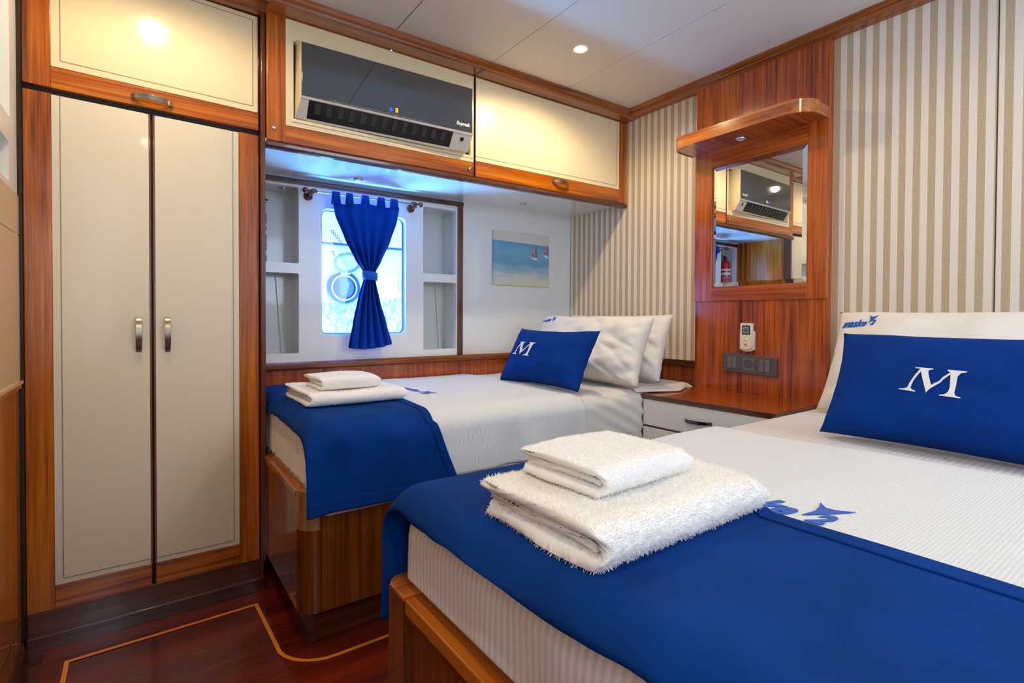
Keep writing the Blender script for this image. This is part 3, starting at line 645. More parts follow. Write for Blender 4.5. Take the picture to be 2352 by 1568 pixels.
# ================================================================== SEASCAPE PICTURE
pi_ = thing('picture', (1.765, YB, 1.25), 'small unframed canvas of blue sea with two red sailboats', 'picture')
def seamat():
    m, t, b = base('painted_sea', (110, 150, 170), .6)
    v = mapped(t, (1, 1, 1)); sp = N(t, 'ShaderNodeSeparateXYZ'); t.links.new(v, sp.inputs[0])
    nz = N(t, 'ShaderNodeTexNoise', i_Scale=1., i_Detail=4.); v2 = mapped(t, (7, 7, 26)); t.links.new(v2, nz.inputs['Vector'])
    a = N(t, 'ShaderNodeMath', operation='MULTIPLY_ADD'); a.inputs[1].default_value = .12; t.links.new(nz.outputs[0], a.inputs[0]); t.links.new(sp.outputs['Z'], a.inputs[2])
    mr = N(t, 'ShaderNodeMapRange'); mr.inputs[1].default_value = -.15+.06; mr.inputs[2].default_value = .093+.06; t.links.new(a.outputs[0], mr.inputs[0])
    r = ramp(t, [(.0, lin((206, 204, 176))), (.16, lin((200, 204, 196))), (.3, lin((150, 184, 196))), (.55, lin((96, 152, 190))), (.75, lin((112, 168, 200))), (1, lin((90, 150, 196)))])
    t.links.new(mr.outputs[0], r.inputs[0])
    sl = N(t, 'ShaderNodeMath', operation='MULTIPLY_ADD'); sl.inputs[1].default_value = .02; t.links.new(sp.outputs['X'], sl.inputs[0]); t.links.new(sp.outputs['Z'], sl.inputs[2])
    gt = N(t, 'ShaderNodeMath', operation='GREATER_THAN'); gt.inputs[1].default_value = .093; t.links.new(sl.outputs[0], gt.inputs[0])
    mx = N(t, 'ShaderNodeMix', data_type='RGBA'); t.links.new(gt.outputs[0], mx.inputs[0]); t.links.new(r.outputs[0], mx.inputs[6]); mx.inputs[7].default_value = lin((202, 200, 198)); t.links.new(mx.outputs[2], b.inputs['Base Color']); return m
cm = B(1.568, 1.962, YB-.018, YB, 1.100, 1.400).build('canvas', seamat(), pi_, bevel=.003)
def sail(px, pz, s):
    yy = YB-.0186
    R_ = base('sail_red', (200, 24, 20), .6)[0] if 'sail_red' not in bpy.data.materials else bpy.data.materials['sail_red']
    Y_ = base('sail_yellow', (222, 160, 40), .6)[0] if 'sail_yellow' not in bpy.data.materials else bpy.data.materials['sail_yellow']
    h = .072*s
    for k in range(5):
        z0 = pz+h*k/5; z1 = pz+h*(k+.72)/5; f = lambda z: .0095*s*(1-(z-pz)/h*.85)
        MB().add([(px-f(z0), yy, z0), (px+f(z0), yy, z0), (px+f(z1), yy, z1), (px-f(z1)*.9, yy, z1)], [(0, 1, 2, 3)]).build('painted_sail', R_, pi_, solid=.0004)
    MB().add([(px-.034*s, yy, pz+.004), (px-.013*s, yy, pz+.002), (px-.014*s, yy, pz+.036*s)], [(0, 1, 2)]).build('painted_jib', Y_, pi_, solid=.0004)
    MB().add([(px-.034*s, yy, pz+.003), (px-.016*s, yy, pz+.001), (px-.020*s, yy, pz+.022*s)], [(0, 1, 2)]).build('painted_jib', R_, pi_, solid=.0008)
    MB().add([(px-.04*s, yy, pz-.004), (px+.012*s, yy, pz-.012), (px+.006*s, yy, pz-.02), (px-.02*s, yy, pz-.016)], [(0, 1, 2, 3)]).build('painted_hull', LABW, pi_, solid=.0004)
sail(1.863, 1.272, 1.0); sail(1.948, 1.290, .8)

# ================================================================== FIRE EXTINGUISHER
fe = thing('fire_extinguisher', (.404, 2.43, 1.152), 'red fire extinguisher standing in the upper niche beside the wardrobe', 'fire extinguisher')
MB().lathe([(.0001, 0), (.038, 0), (.042, .006), (.042, .205), (.036, .225), (.016, .238), (.014, .246)], (.404, 2.43, 1.152), 'z', 28).build('cylinder', REDM, fe, smooth=50)
MB().lathe([(.013, .244), (.015, .246), (.015, .262), (.008, .268), (.0001, .268)], (.404, 2.43, 1.152), 'z', 16).build('valve', BLACK, fe, smooth=50)
MB().box(.395, .452, 2.424, 2.436, 1.420, 1.427).box(.392, .445, 2.425, 2.435, 1.408, 1.413).build('squeeze_handle', BLACK, fe, bevel=.002)
MB().lathe([(.0001, -.008), (.012, -.008), (.012, 0)], (.404, 2.416, 1.404), 'y', 16).build('pressure_gauge', CHROME, fe, smooth=50)
m = MB()
for z0, z1 in ((1.18, 1.205), (1.27, 1.29), (1.305, 1.318)):
    pts = [(.404+.0424*math.cos(a), 2.43+.0424*math.sin(a)) for a in [math.radians(-150+12*i) for i in range(16)]]
    m.add([(x, y, z) for x, y in pts for z in (z0, z1)], [(2*i, 2*i+2, 2*i+3, 2*i+1) for i in range(15)])
    m.build('label_band', LABW, fe, smooth=True); m = MB()
for j in range(7):
    m = MB()
    for i in range(11):
        if (i*j) % 5 == 3: continue
        a0 = math.radians(-148+14*i); a1 = a0+math.radians(9); z = 1.214+j*.0075
        m.add([(.404+.0425*math.cos(a), 2.43+.0425*math.sin(a), zz) for a in (a0, a1) for zz in (z, z+.0022)], [(0, 2, 3, 1)])
    m.build('label_print', LABW, fe)

# ================================================================== COLUMN THINGS: mirror, shelf, remote, switches
mi = thing('mirror', (2.105, 1.16, .998), 'square wall mirror with slanted glass edges in a wooden frame under the curved shelf', 'mirror')
fx0, fx1 = 2.104, 2.1125
B(fx0, fx1, 1.369, 1.4565, .998, 1.676).build('frame_stile', RZ['z'], mi, bevel=.0012)
B(fx0, fx1, .884, .957, .998, 1.676).build('frame_stile', RZ['z'], mi, bevel=.0012)
B(fx0, fx1, .957, 1.369, 1.600, 1.676).build('frame_rail', RZ['y'], mi, bevel=.0012)
B(fx0, fx1, .957, 1.369, .998, 1.062).build('frame_rail', RZ['y'], mi, bevel=.0012)
ym0, ym1, zm0, zm1 = .958, 1.368, 1.063, 1.599; bw = .017; xo, xi = 2.1095, 2.1062
mx_ = lambda y: xi+(y-1.163)*.0148
MB().add([(mx_(y), y, z) for y, z in ((ym0+bw, zm0+bw), (ym1-bw, zm0+bw), (ym1-bw, zm1-bw), (ym0+bw, zm1-bw))]+[(mx_(y)+.006, y, z) for y, z in ((ym0+bw, zm0+bw), (ym1-bw, zm0+bw), (ym1-bw, zm1-bw), (ym0+bw, zm1-bw))],
         [(0, 1, 2, 3), (7, 6, 5, 4), (0, 4, 5, 1), (1, 5, 6, 2), (2, 6, 7, 3), (3, 7, 4, 0)]).build('mirror_glass', MIRM, mi)
I = [(ym0+bw, zm0+bw), (ym1-bw, zm0+bw), (ym1-bw, zm1-bw), (ym0+bw, zm1-bw)]; O = [(ym0, zm0), (ym1, zm0), (ym1, zm1), (ym0, zm1)]
MB().add([(mx_(y), y, z) for y, z in I]+[(mx_(y)+.0022, y, z) for y, z in O]+[(xo+.004, y, z) for y, z in O], [(i, (i+1) % 4, 4+(i+1) % 4, 4+i) for i in range(4)]+[(4+i, 4+(i+1) % 4, 8+(i+1) % 4, 8+i) for i in range(4)]).build('glass_bevel', MIRM, mi)
sh = thing('curved_shelf', (2.03, 1.17, 1.675), 'rounded glossy wooden light shelf jutting out above the mirror', 'shelf')
def shelfpoly(x0, y0, y1, r0, r1, n=10):
    p = [(2.112, y0), (2.112, y1)]
    for i in range(n+1):
        a = math.pi/2*i/n; p.append((x0+r1-r1*math.sin(a), y1-r1+r1*math.cos(a)))
    for i in range(n+1):
        a = math.pi/2*i/n; p.append((x0+r0-r0*math.cos(a), y0+r0-r0*math.sin(a)))
    return p
MB().prism(shelfpoly(1.940, .884, 1.474, .085, .075), 'z', 1.6755, 1.719).build('shelf_board', RZ['x'], sh)
P = shelfpoly(1.934, .880, 1.478, .09, .08)[1:]; P2 = shelfpoly(1.940, .886, 1.472, .085, .075)[1:]
m = MB(); n = len(P); vs = [(x, y, z) for z in (1.673, 1.722) for x, y in P]+[(x, y, z) for z in (1.673, 1.722) for x, y in P2]
m.add(vs, [f for i in range(n-1) for f in ((i, i+1, n+i+1, n+i), (i, i+1, 2*n+i+1, 2*n+i), (n+i, n+i+1, 3*n+i+1, 3*n+i))]); 
m.build('edge_band', wood('shelf_edge', (130, 66, 20), (176, 100, 40), (206, 136, 66), 'y', .15, .8), sh, smooth=30)
rm = thing('remote_control', (2.10, 1.193, .783), 'small cream remote control clipped to the wooden column', 'remote control')
def dome_prism(y0, y1, z0, z1, xa, xb):
    pts = [(y0, z1), (y1, z1), (y1, z0+.012)]+[((y0+y1)/2+(y1-y0)/2*math.cos(a), z0+.012-.014*math.sin(a)) for a in [math.pi*i/10 for i in range(1, 10)]]+[(y0, z0+.012)]
    return MB().prism(pts, 'x', xa, xb)
dome_prism(1.161, 1.225, .781, .868, 2.096, 2.111).build('holder', REMW, rm, bevel=.003)
dome_prism(1.166, 1.220, .788, .901, 2.089, 2.106).build('handset', REMW, rm, bevel=.004, seg=3)
B(2.0875, 2.0895, 1.174, 1.210, .853, .891).build('screen_frame', LCDF, rm, bevel=.0008)
B(2.0865, 2.0885, 1.178, 1.206, .857, .887).build('screen', LCD, rm)
t = text_pts('18', .016, 0, 0)
MB().add([(2.0862, 1.200-x, .866+y) for x, y in t[0]], t[1]).build('screen_digits', LCDF, rm, solid=.0003)
def btn(y, z, r, mat): MB().lathe([(.0001, -.0025), (r*.8, -.0025), (r, -.001), (r, 0)], (2.0892, y, z), 'x', 16).build('button', mat, rm, smooth=50)
btn(1.193, .831, .0065, LABW); btn(1.193, .809, .0055, PINK)
for y, z in ((1.207, .843), (1.179, .843), (1.207, .820), (1.179, .820), (1.178, .833)): btn(y, z, .003, LABW)
sp_ = thing('switch_plate', (2.11, 1.187, .72), 'dark grey triple wall plate with switches and a socket', 'switch plate')
def swz(x, y, z): return (x, y, z-.010*(1.305-y)/.24*(1) + .0)
B(2.101, 2.1112, 1.066, 1.306, .690, .771).build('plate', SWG, sp_, bevel=.002, warp=swz)
for y0 in (1.283, 1.262, 1.139, 1.115):
    B(2.0975, 2.103, y0-.0205 if y0 in (1.262, 1.115) else y0-.0195, y0, .706, .757).build('rocker', SWL, sp_, bevel=.0015, warp=swz)
MB().plate(rrect(1.161, 1.211, .706, .757, .003, 3), [[(1.186+.021*math.cos(2*math.pi*i/28), .7315+.021*math.sin(2*math.pi*i/28)) for i in range(28)]], 'x', 2.099, 2.103).build('socket_face', SWL, sp_, warp=swz)
MB().lathe([(.021, -.0035), (.0205, .006), (.0001, .0065)], (2.1025, 1.186, .7315-.005), 'x', 28).build('socket_well', base('socket_dark', (46, 40, 42), .4)[0], sp_, smooth=40)
for dy in (-.0095, .0095): MB().lathe([(.0001, -.0005), (.0026, -.0005), (.0026, .003)], (2.108, 1.186+dy, .7265), 'x', 10).build('socket_hole', BLACK, sp_)
for dz in (-.0195, .0195): B(2.1, 2.108, 1.184, 1.188, .7265+dz-.003, .7265+dz+.003).build('earth_clip', CHROME, sp_)

# ================================================================== NIGHTSTAND
ns = thing('nightstand', (1.92, 1.17, 0), 'glossy wooden bedside cabinet with white drawers between the two beds', 'nightstand')
MB().box(1.729, 2.111, .885, 1.447, .584, .5995).build('tabletop', RZ['y'], ns)
MB().box(1.722, 1.729, .883, 1.4475, .582, .601).box(1.729, 2.111, .881, .885, .582, .601).box(1.729, 2.111, 1.446, 1.448, .582, .601).build('top_edge', DZ['y'], ns, bevel=.002)
MB().box(1.745, 2.111, .889, 1.445, .0, .582).build('body', RZ['z'], ns)
MB().box(1.726, 1.747, 1.4375, 1.4475, .0, .582).box(1.726, 1.747, .884, .9, .0, .582).box(1.730, 1.747, .9, 1.438, .466, .4725).box(1.730, 1.747, .9, 1.438, .33, .336).build('face_frame', DZ['z'], ns)
for z0, z1 in ((.4735, .581), (.337, .465), (.10, .329)):
    d = thing('drawer', (0, 0, 0)); d.parent = ns; d.location = Vector((1.73, 1.17, (z0+z1)/2))-ns.location
    B(1.7245, 1.746, .9015, 1.4365, z0, z1).build('drawer_front', GLOSSW, d, bevel=.002)
    if z0 > .3:
        zh = .527 if z0 > .4 else z0+.06
        arch_handle(d, (1.7245, 1.113, zh), (1.7245, 1.228, zh-.003), (-.024, 0, 0), mat=base('gunmetal', (92, 100, 116), .22, 1)[0] if z0 > .4 else STEEL, wd=.007)

# ================================================================== BEDS
def rounded_box(x0, x1, y0, y1, z0, z1, r, n=40, m=40, amp=0, seed=0, fn=None):
    """all-round soft box as a grid of a cube's six faces"""
    mb = MB(); c = Vector(((x0+x1)/2, (y0+y1)/2, (z0+z1)/2)); hx, hy, hz = (x1-x0)/2, (y1-y0)/2, (z1-z0)/2
    def P(a, b, face):
        if face == 0: q = Vector((a*hx, b*hy, hz))
        elif face == 1: q = Vector((-a*hx, b*hy, -hz))
        elif face == 2: q = Vector((-hx, b*hy, a*hz))
        elif face == 3: q = Vector((hx, b*hy, -a*hz))
        elif face == 4: q = Vector((a*hx, -hy, b*hz))
        else: q = Vector((-a*hx, hy, b*hz))
        i = Vector((max(-hx+r, min(hx-r, q.x)), max(-hy+r, min(hy-r, q.y)), max(-hz+r, min(hz-r, q.z))))
        d = q-i
        if d.length > 1e-9: q = i+d.normalized()*r
        q = q+c
        if fn: q = fn(q)
        return tuple(q)
    def sub(t, h):   # denser sampling near the rounded edges
        return t
    for fce in range(6): mb.grid(lambda u, v: P(2*u-1, 2*v-1, fce), n, m)
    return mb
def tz(q, amp, sc, seed): return noise.noise(Vector((q[0]*sc+seed, q[1]*sc, q[2]*sc)))*amp
# --- berth along the wall
b1 = thing('bed', (1.2, 1.9, 0), 'wall berth bed base of brown veneered wood with rounded corner, behind', 'bed')
ZR = .440
RC = .05; XF, YF = .349, 1.449
B(XF, XF+.02, YF+RC, 1.962, .105, ZR-.022).build('footboard', BZ['z'], b1)
B(XF-.003, XF+.034, YF+RC, 1.962, ZR-.022, ZR).build('cap_rail', RAILW['y'], b1, bevel=.003)
def arcstrip(cx, cy, r0, r1, z0, z1, n=10):
    m = MB(); vs = []
    for i in range(n+1):
        a = math.pi+math.pi/2*i/n
        for r in (r0, r1):
            for z in (z0, z1): vs.append((cx+r*math.cos(a), cy+r*math.sin(a), z))
    fs = []
    for i in range(n):
        o = 4*i; fs += [(o, o+4, o+5, o+1), (o+2, o+3, o+7, o+6), (o+1, o+5, o+7, o+3), (o, o+2, o+6, o+4)]
    fs += [(0, 1, 3, 2), (4*n, 4*n+2, 4*n+3, 4*n+1)]
    return m.add(vs, fs)
arcstrip(XF+RC, YF+RC, RC, RC-.02, .105, ZR-.004).build('corner_post', BZ['z'], b1, smooth=30)
arcstrip(XF+RC, YF+RC, RC+.0012, RC-.024, .335, ZR+.001, 6).build('corner_repair_block', wood('bare_wood', (120, 84, 44), (150, 110, 66), (170, 130, 84), 'z', .4, .2), b1, smooth=30)
xs_ = [.399, .66, .93, 1.2, 1.46, 1.7235]
for a, b in zip(xs_, xs_[1:]): B(a+.0006, b-.0006, YF, YF+.02, .105, ZR).build('side_panel', BZ['z'], b1, bevel=.0008)
B(XF+.045, 1.7235, YF+.05, YF+.07, 0, .106).build('kick_board', DZ['x'], b1)
arcstrip(XF+.095, YF+.10, .05, .03, 0, .106).build('kick_corner', DZ['z'], b1, smooth=30)
B(XF+.045, XF+.065, YF+.10, 1.96, 0, .106).build('kick_board', DZ['y'], b1)
B(XF+.02, 2.14, YF+.02, 2.355, .30, .34).build('slat_base', DZ['x'], b1)
# --- bed in front
b2 = thing('bed', (1.2, .2, 0), 'front bed base with orange-brown cap rail and panelled wooden foot', 'bed')
XG = .362
B(XG, XG+.030, .81, .881, .0, ZR-.001).build('corner_post', BZ['z'], b2, bevel=.004)
MB().prism([(XG-.004, .806), (XG-.004, .862), (XG+.003, .876), (XG+.014, .885), (XG+.040, .885), (XG+.040, .806)], 'z', ZR-.002, ZR+.008).build('post_cap', RAILW['x'], b2, bevel=.003)
B(XG-.002, XG+.034, -.55, .8055, ZR-.022, ZR+.004).build('cap_rail', RAILW['y'], b2, bevel=.004)
B(XG+.010, XG+.024, -.55, .81, .0, ZR-.02).build('foot_panel', BZ['z'], b2)
B(XG+.002, XG+.012, -.55, .81, ZR-.034, ZR-.022).build('panel_bead', BZ['y'], b2, bevel=.003)
B(XG+.03, 1.722, .861, .881, .06, ZR).build('side_panel', BZ['z'], b2)
B(XG+.03, 2.10, -.55, .861, .30, .34).build('slat_base', DZ['x'], b2)
# mattresses
def m1fn(q):
    if q.z < .452 and q.x < .5: q.x = max(q.x, .3725+(.452-q.z)*.15)
    if q.z < .445 and q.y < 1.6: q.y = max(q.y, 1.4435)
    w_ = max(0, min(1, (q.x-.37)/.05))
    k = max(0, 1-(q.x-.366)/.06); g = math.sin(q.y*95+2*math.sin(q.y*23))*.5+math.sin(q.y*61)*.5
    if q.z < .585 and k > 0: q.x += .0040*(g+.6)*k*min(1, (.6-q.z)/.08)
    if q.y < 1.50 and q.z < .6 and q.x > 1.36: q.y += .004*math.sin((q.x*.8+q.z*1.6)*70)*min(1, (q.x-1.36)/.2)
    q.z += .008*math.sin(math.pi*(q.y-1.45)/.9) if q.z > .5 else 0
    if q.z > .55 and q.x > 1.35: q.z += .004*noise.noise(Vector((q.x*9, q.y*12, 0)))
    return q
mt = thing('mattress', (1.25, 1.9, .34), 'mattress in white fitted sheet on the wall berth, below the striped corner', 'mattress')
rounded_box(.366, 2.138, 1.441, 2.355, .342, .617, .055, 90, 90, fn=m1fn).build('fitted_sheet', fabric('plain_sheet', (222, 218, 212), .6, .15, 400), mt, smooth=True, fix=False)
def flap(u, v):
    x = 1.70+.36*u; dep = .075*(u/.58 if u < .58 else (1-u)/.42)**.9*.95+.0
    return (x, 1.478-.018*v-dep*v, .622+.001*math.sin(8*u)-.0165*v*v)
MB().grid(flap, 30, 10).build('sheet_corner', bpy.data.materials['plain_sheet'], mt, smooth=True, solid=.0025)
def m2fn(q):
    g = math.sin(q.y*42)*.5+math.sin(q.y*27+1)*.5
    if q.z < .54 and q.x < .42: q.x += .0035*g*min(1, (.56-q.z)/.08)
    if q.z < .47 and q.x < .43: q.x = max(q.x, .372+.026*min(1, (.47-q.z)/.03))
    if q.z > .5: q.z += .012*math.sin(math.pi*min(1, max(0, (q.y+.45)/1.33)))
    return q
mt2 = thing('mattress', (1.25, .2, .34), 'mattress in white striped fitted sheet on the front bed', 'mattress')
rounded_box(.372, 2.138, -.50, .872, .342, .612, .075, 70, 110, fn=m2fn).build('fitted_sheet', SHEET, mt2, smooth=True, fix=False)

# draped cloths: folded over the long edge of a bed
def drapefn(ye, sgn, zt, R, x_f, Rf, off, dome, ph=0, wr=1):
    """returns f(x, s): s is distance along the cloth measured from the edge plane, negative = on top, positive = hanging"""
    La = math.pi/2*R
    def f(x, s, o=0.0):
        # s = -something on top; fold starts at s=-R
        fd = 0
        if x < x_f+Rf:
            d = min(1, (x_f+Rf-x)/Rf); fd = Rf*(1-math.sqrt(max(0, 1-d*d*.92)))
        hg = max(0, s+R-La); fd *= max(0, 1-hg/.12)**2
        top = zt+dome(s)-fd
        if s < -R: y, z = s, top+off+o; ny = 0
        elif s < -R+La:
            a = (s+R)/R; y = -R+(R+off+o)*math.sin(a); z = top-R+(R+off+o)*math.cos(a)
        else: y = off+o; z = top-R-(s+R-La)
        hang = max(0, s+R-La)
        wv = noise.noise(Vector((x*3.1+ph, s*4, 1.3)))*.006+noise.noise(Vector((x*11+ph, s*9, 4.3)))*.0016
        if hang > 0:
            y += wr*(.006*math.sin(x*23+ph)+.004*math.sin(x*41+2*ph))*min(1, hang/.08)+hang*.03; 
        else:
            z += max(wv, -.002)*wr
            ed = max(0, 1-(x-x_f)/.13); z += wr*ed*.0022*math.sin(s*78+x*40+3*noise.noise(Vector((s*5, x*5, ph))))*max(0, noise.noise(Vector((s*4+ph, x*3, 7)))+.35)
        return (x, ye+sgn*y, z)
    return f
def cloth(f, xa, xb, sa, sb, name, mat, parent, nx=90, ns_=90, thick=.004, edge=None, off=0.0, hem=False):
    uv = []
    def P(u, v):
        s = sa+(sb-sa)*v; x0 = xa(s) if callable(xa) else xa; x1 = xb(s) if callable(xb) else xb; x = x0+(x1-x0)*u
        uv.append((x, s)); 
        o = .0012*math.sin(max(0, min(1, (s-(sb-.06))/.004))*math.pi)*-1 if hem else 0
        return f(x, s, o)
    m = MB().grid(P, nx, ns_)
    ob = m.build(name, mat, parent, smooth=True, solid=thick, uvs=uv)
    return ob
dome1 = lambda s: .010*math.sin(math.pi*min(1, max(0, -s/.92)))
F1 = drapefn(1.434, -1, .620, .062, .362, .06, .003, dome1, 0)
cv = thing('coverlet', (.9, 1.9, .62), 'white waffle-weave coverlet spread over the wall berth under the blue runner', 'bed cover')
cloth(lambda x, s, o=0: F1(x, s, .0), .363, lambda s: 1.383+.004*math.sin(s*20), -.90, .175, 'cover_cloth', WAF, cv, 110, 110, .003)
F1b = drapefn(1.434, -1, .620, .062, .354, .066, .0095, dome1, 0)
rn = thing('bed_runner', (.55, 1.9, .63), 'blue bed runner hanging over the side of the wall berth', 'bed runner')
def rx1(s): return .735+.03*(s+.0) if s < 0 else .745+.075*min(1, s/.2)
cloth(F1b, .3555, rx1, -.90, .208, 'runner_cloth', BLUE, rn, 60, 110, .004, hem=True)
# front bed: drop is towards +y
dome2 = lambda s: .018*math.sin(math.pi*min(1, max(0, -s/1.35)))
F2 = drapefn(.884, 1, .612, .07, .360, .055, .004, dome2, 2)
cv2 = thing('coverlet', (.9, .2, .62), 'white waffle-weave coverlet on the front bed beside the blue cushion', 'bed cover')
cloth(F2, .60, lambda s: 1.30+.02*math.sin(s*4), -1.37, .10, 'cover_cloth', WAF, cv2, 100, 120, .003)
F2b = drapefn(.884, 1, .612, .07, .352, .060, .011, dome2, 2)
rn2 = thing('bed_runner', (.55, .2, .63), 'large blue bed runner across the foot of the front bed', 'bed runner')
cloth(F2b, lambda s: .353+.004*math.sin(s*8+1), lambda s: .742+.012*math.sin(s*3)+(.0 if s < -.5 else .01), -1.37, .215, 'runner_cloth', BLUE, rn2, 90, 160, .004, hem=True)
# stitched hems: a second layer of cloth along the edges
cloth(lambda x, s, o=0: F1b(x, s, .0030), .358, lambda s: rx1(s)-.001, .172, .2085, 'hem', BLUE, rn, 60, 6, .003)
cloth(lambda x, s, o=0: F1b(x, s, .0030), lambda s: rx1(s)-.024, lambda s: rx1(s)+.001, -.90, .2075, 'hem', BLUE, rn, 6, 110, .003)
re2 = lambda s: .742+.012*math.sin(s*3)+(.0 if s < -.5 else .01)
cloth(lambda x, s, o=0: F2b(x, s, .0032), lambda s: re2(s)-.030, lambda s: re2(s)+.0015, -1.37, .214, 'hem', BLUE, rn2, 8, 160, .003)
# embroidered words on the coverlets
lg, lw_ = logo()
def cov1(u, v): return F1(.848+v, -.55+u+.0, .0022)
k = .27/lw_
vf = xform2(lg, k, k*.62); drape(vf, lambda u, v: (lambda p: (p[0], p[1], p[2]+.0028))(F1(.845+v, -(1.985-u-1.434), 0)), .02).build('embroidered_word', EMBB, cv, solid=.0008)
k = .200/lw_
vf = xform2(lg, k, k*1.5); drape(vf, lambda u, v: (lambda p: (p[0], p[1], p[2]+.003))(F2(.757+v, (.512-u)-.884, 0)), .02).build('embroidered_word', EMBB, cv2, solid=.0008)

# ================================================================== CUSHIONS AND PILLOWS
def cushion(name, label, cat, origin, right, upv, W, Hh, T_, mat, pinch=.06, sag=.0, seed=0, wr=.004, group=None, corner=None, n=56):
    """origin = middle of the bottom edge; right/upv span its face, front is right x up"""
    r_ = Vector(right).normalized(); u_ = Vector(upv).normalized(); nrm = r_.cross(u_).normalized()
    t = thing(name, origin, label, cat, group); O = Vector(origin)
    def surf(a, b, side, lift=0):
        k = (max(0, 1-abs(a)**3.2)*max(0, 1-abs(b)**3.2))**.5
        h = T_/2*k*(1+.12*noise.noise(Vector((a*1.6+seed, b*1.4, side))))
        x = W/2*a*(1-pinch*(1-b*b)*a*a); z = Hh/2*(1+b*(1-pinch*1.3*(1-a*a)*b*b))
        if corner: z += corner(a, b)
        wv = noise.noise(Vector((a*3+seed, b*3.5, side*2+seed)))*wr+noise.noise(Vector((a*9+seed, b*4, side*3)))*wr*.6*(1-k*.6)
        wv += wr*.8*math.sin((abs(a)*2.2-abs(b)*1.5)*14+seed)*max(0, abs(a)-.55)*k
        if 'pillow' in name:
            wv += wr*1.1*abs(math.sin((a*1.9+b*.9)*6+2.5*noise.noise(Vector((a*2, b*2, seed)))))*max(0, a+.1)*k-wr*.6*k*max(0, a)
            wv += wr*.9*noise.noise(Vector((a*4-b*3, a*1.2+b*1.2+seed, side)))
        else: wv += wr*.8*math.sin(b*14+a*4+seed)*max(0, a-.45)*k*2
        h += wv*min(1, k*2)
        # weight squashes the lower half outwards
        h *= 1+.25*sag*(-b)
        return O+r_*x+u_*z+nrm*(side*h+lift)
    m = MB(); m.grid(lambda u, v: tuple(surf(2*u-1, 2*v-1, 1)), n, n); m.grid(lambda u, v: tuple(surf(2*u-1, 2*v-1, -1)), n, n)
    o = m.build('pillow_case' if 'pillow' in name else 'cushion_cover', mat, t, smooth=True)
    bm = bmesh.new(); bm.from_mesh(o.data); bmesh.ops.remove_doubles(bm, verts=bm.verts[:], dist=.0004); bmesh.ops.recalc_face_normals(bm, faces=bm.faces[:]); bm.to_mesh(o.data); bm.free(); o.data.shade_smooth()
    return t, surf
# the wall berth: two pillows, one blue cushion
cushion('pillow', 'white pillow leaning on the striped wall, rearmost on the wall berth', 'pillow', (1.885, 1.830, .632), (-.0, -1, 0), (.34, .03, .94), .70, .325, .14, PILW, .05, .6, 3.1, .010)
tp, sf = cushion('pillow', 'white pillow with small blue lettering behind the berth cushion', 'pillow', (1.650, 1.775, .632), (.035, -1, 0), (.40, .03, .91), .71, .325, .165, PILW, .05, .6, 1.7, .012)
k = .11/lw_; drape(xform2(lg, k, k), lambda u, v: tuple(sf((-.325+u+.01)/.35, (.290+v-.1725)/.1725, 1, .0016)), .012).build('embroidered_word', EMBB, tp, solid=.0008)
t1, s1 = cushion('cushion', 'small blue cushion with a white letter M on the wall berth', 'cushion', (1.352, 1.700, .633), (.06, -1, 0), (.47, .03, .85), .49, .270, .13, BLUEC, .10, .7, 5.2, .004)
Mv = letterM(); k = .054
drape(xform2(Mv, k, k), lambda u, v: tuple(s1((u-.098)/.2425, (v+.136-.1325)/.1325, 1, .0022)), .008).build('embroidered_letter', EMBW, t1, solid=.001)
# front bed
tp2, sf2 = cushion('pillow', 'white pillow with blue lettering standing behind the large cushion', 'pillow', (1.80, .43, .626), (.02, -1, 0), (.48, 0, .90), .70, .36, .16, PILW, .04, .6, 8.7, .008)
k = .108/lw_; drape(xform2(lg, k, k*1.35), lambda u, v: tuple(sf2((-.325+u)/.35, (.282+v-.18)/.18, 1, .0016)), .012).build('embroidered_word', EMBB, tp2, solid=.0008)
t2, s2 = cushion('cushion', 'large blue cushion with white letter M on the front bed', 'cushion', (1.402, .345, .632), (-.03, -1, 0), (.47, 0, .85), .52, .285, .13, BLUEC, .055, .7, 2.2, .004)
k = .044
drape(xform2(Mv, k, k*1.22), lambda u, v: tuple(s2((u-.030)/.26, (v+.136-.1425)/.1425, 1, .0022)), .008).build('embroidered_letter', EMBW, t2, solid=.001)

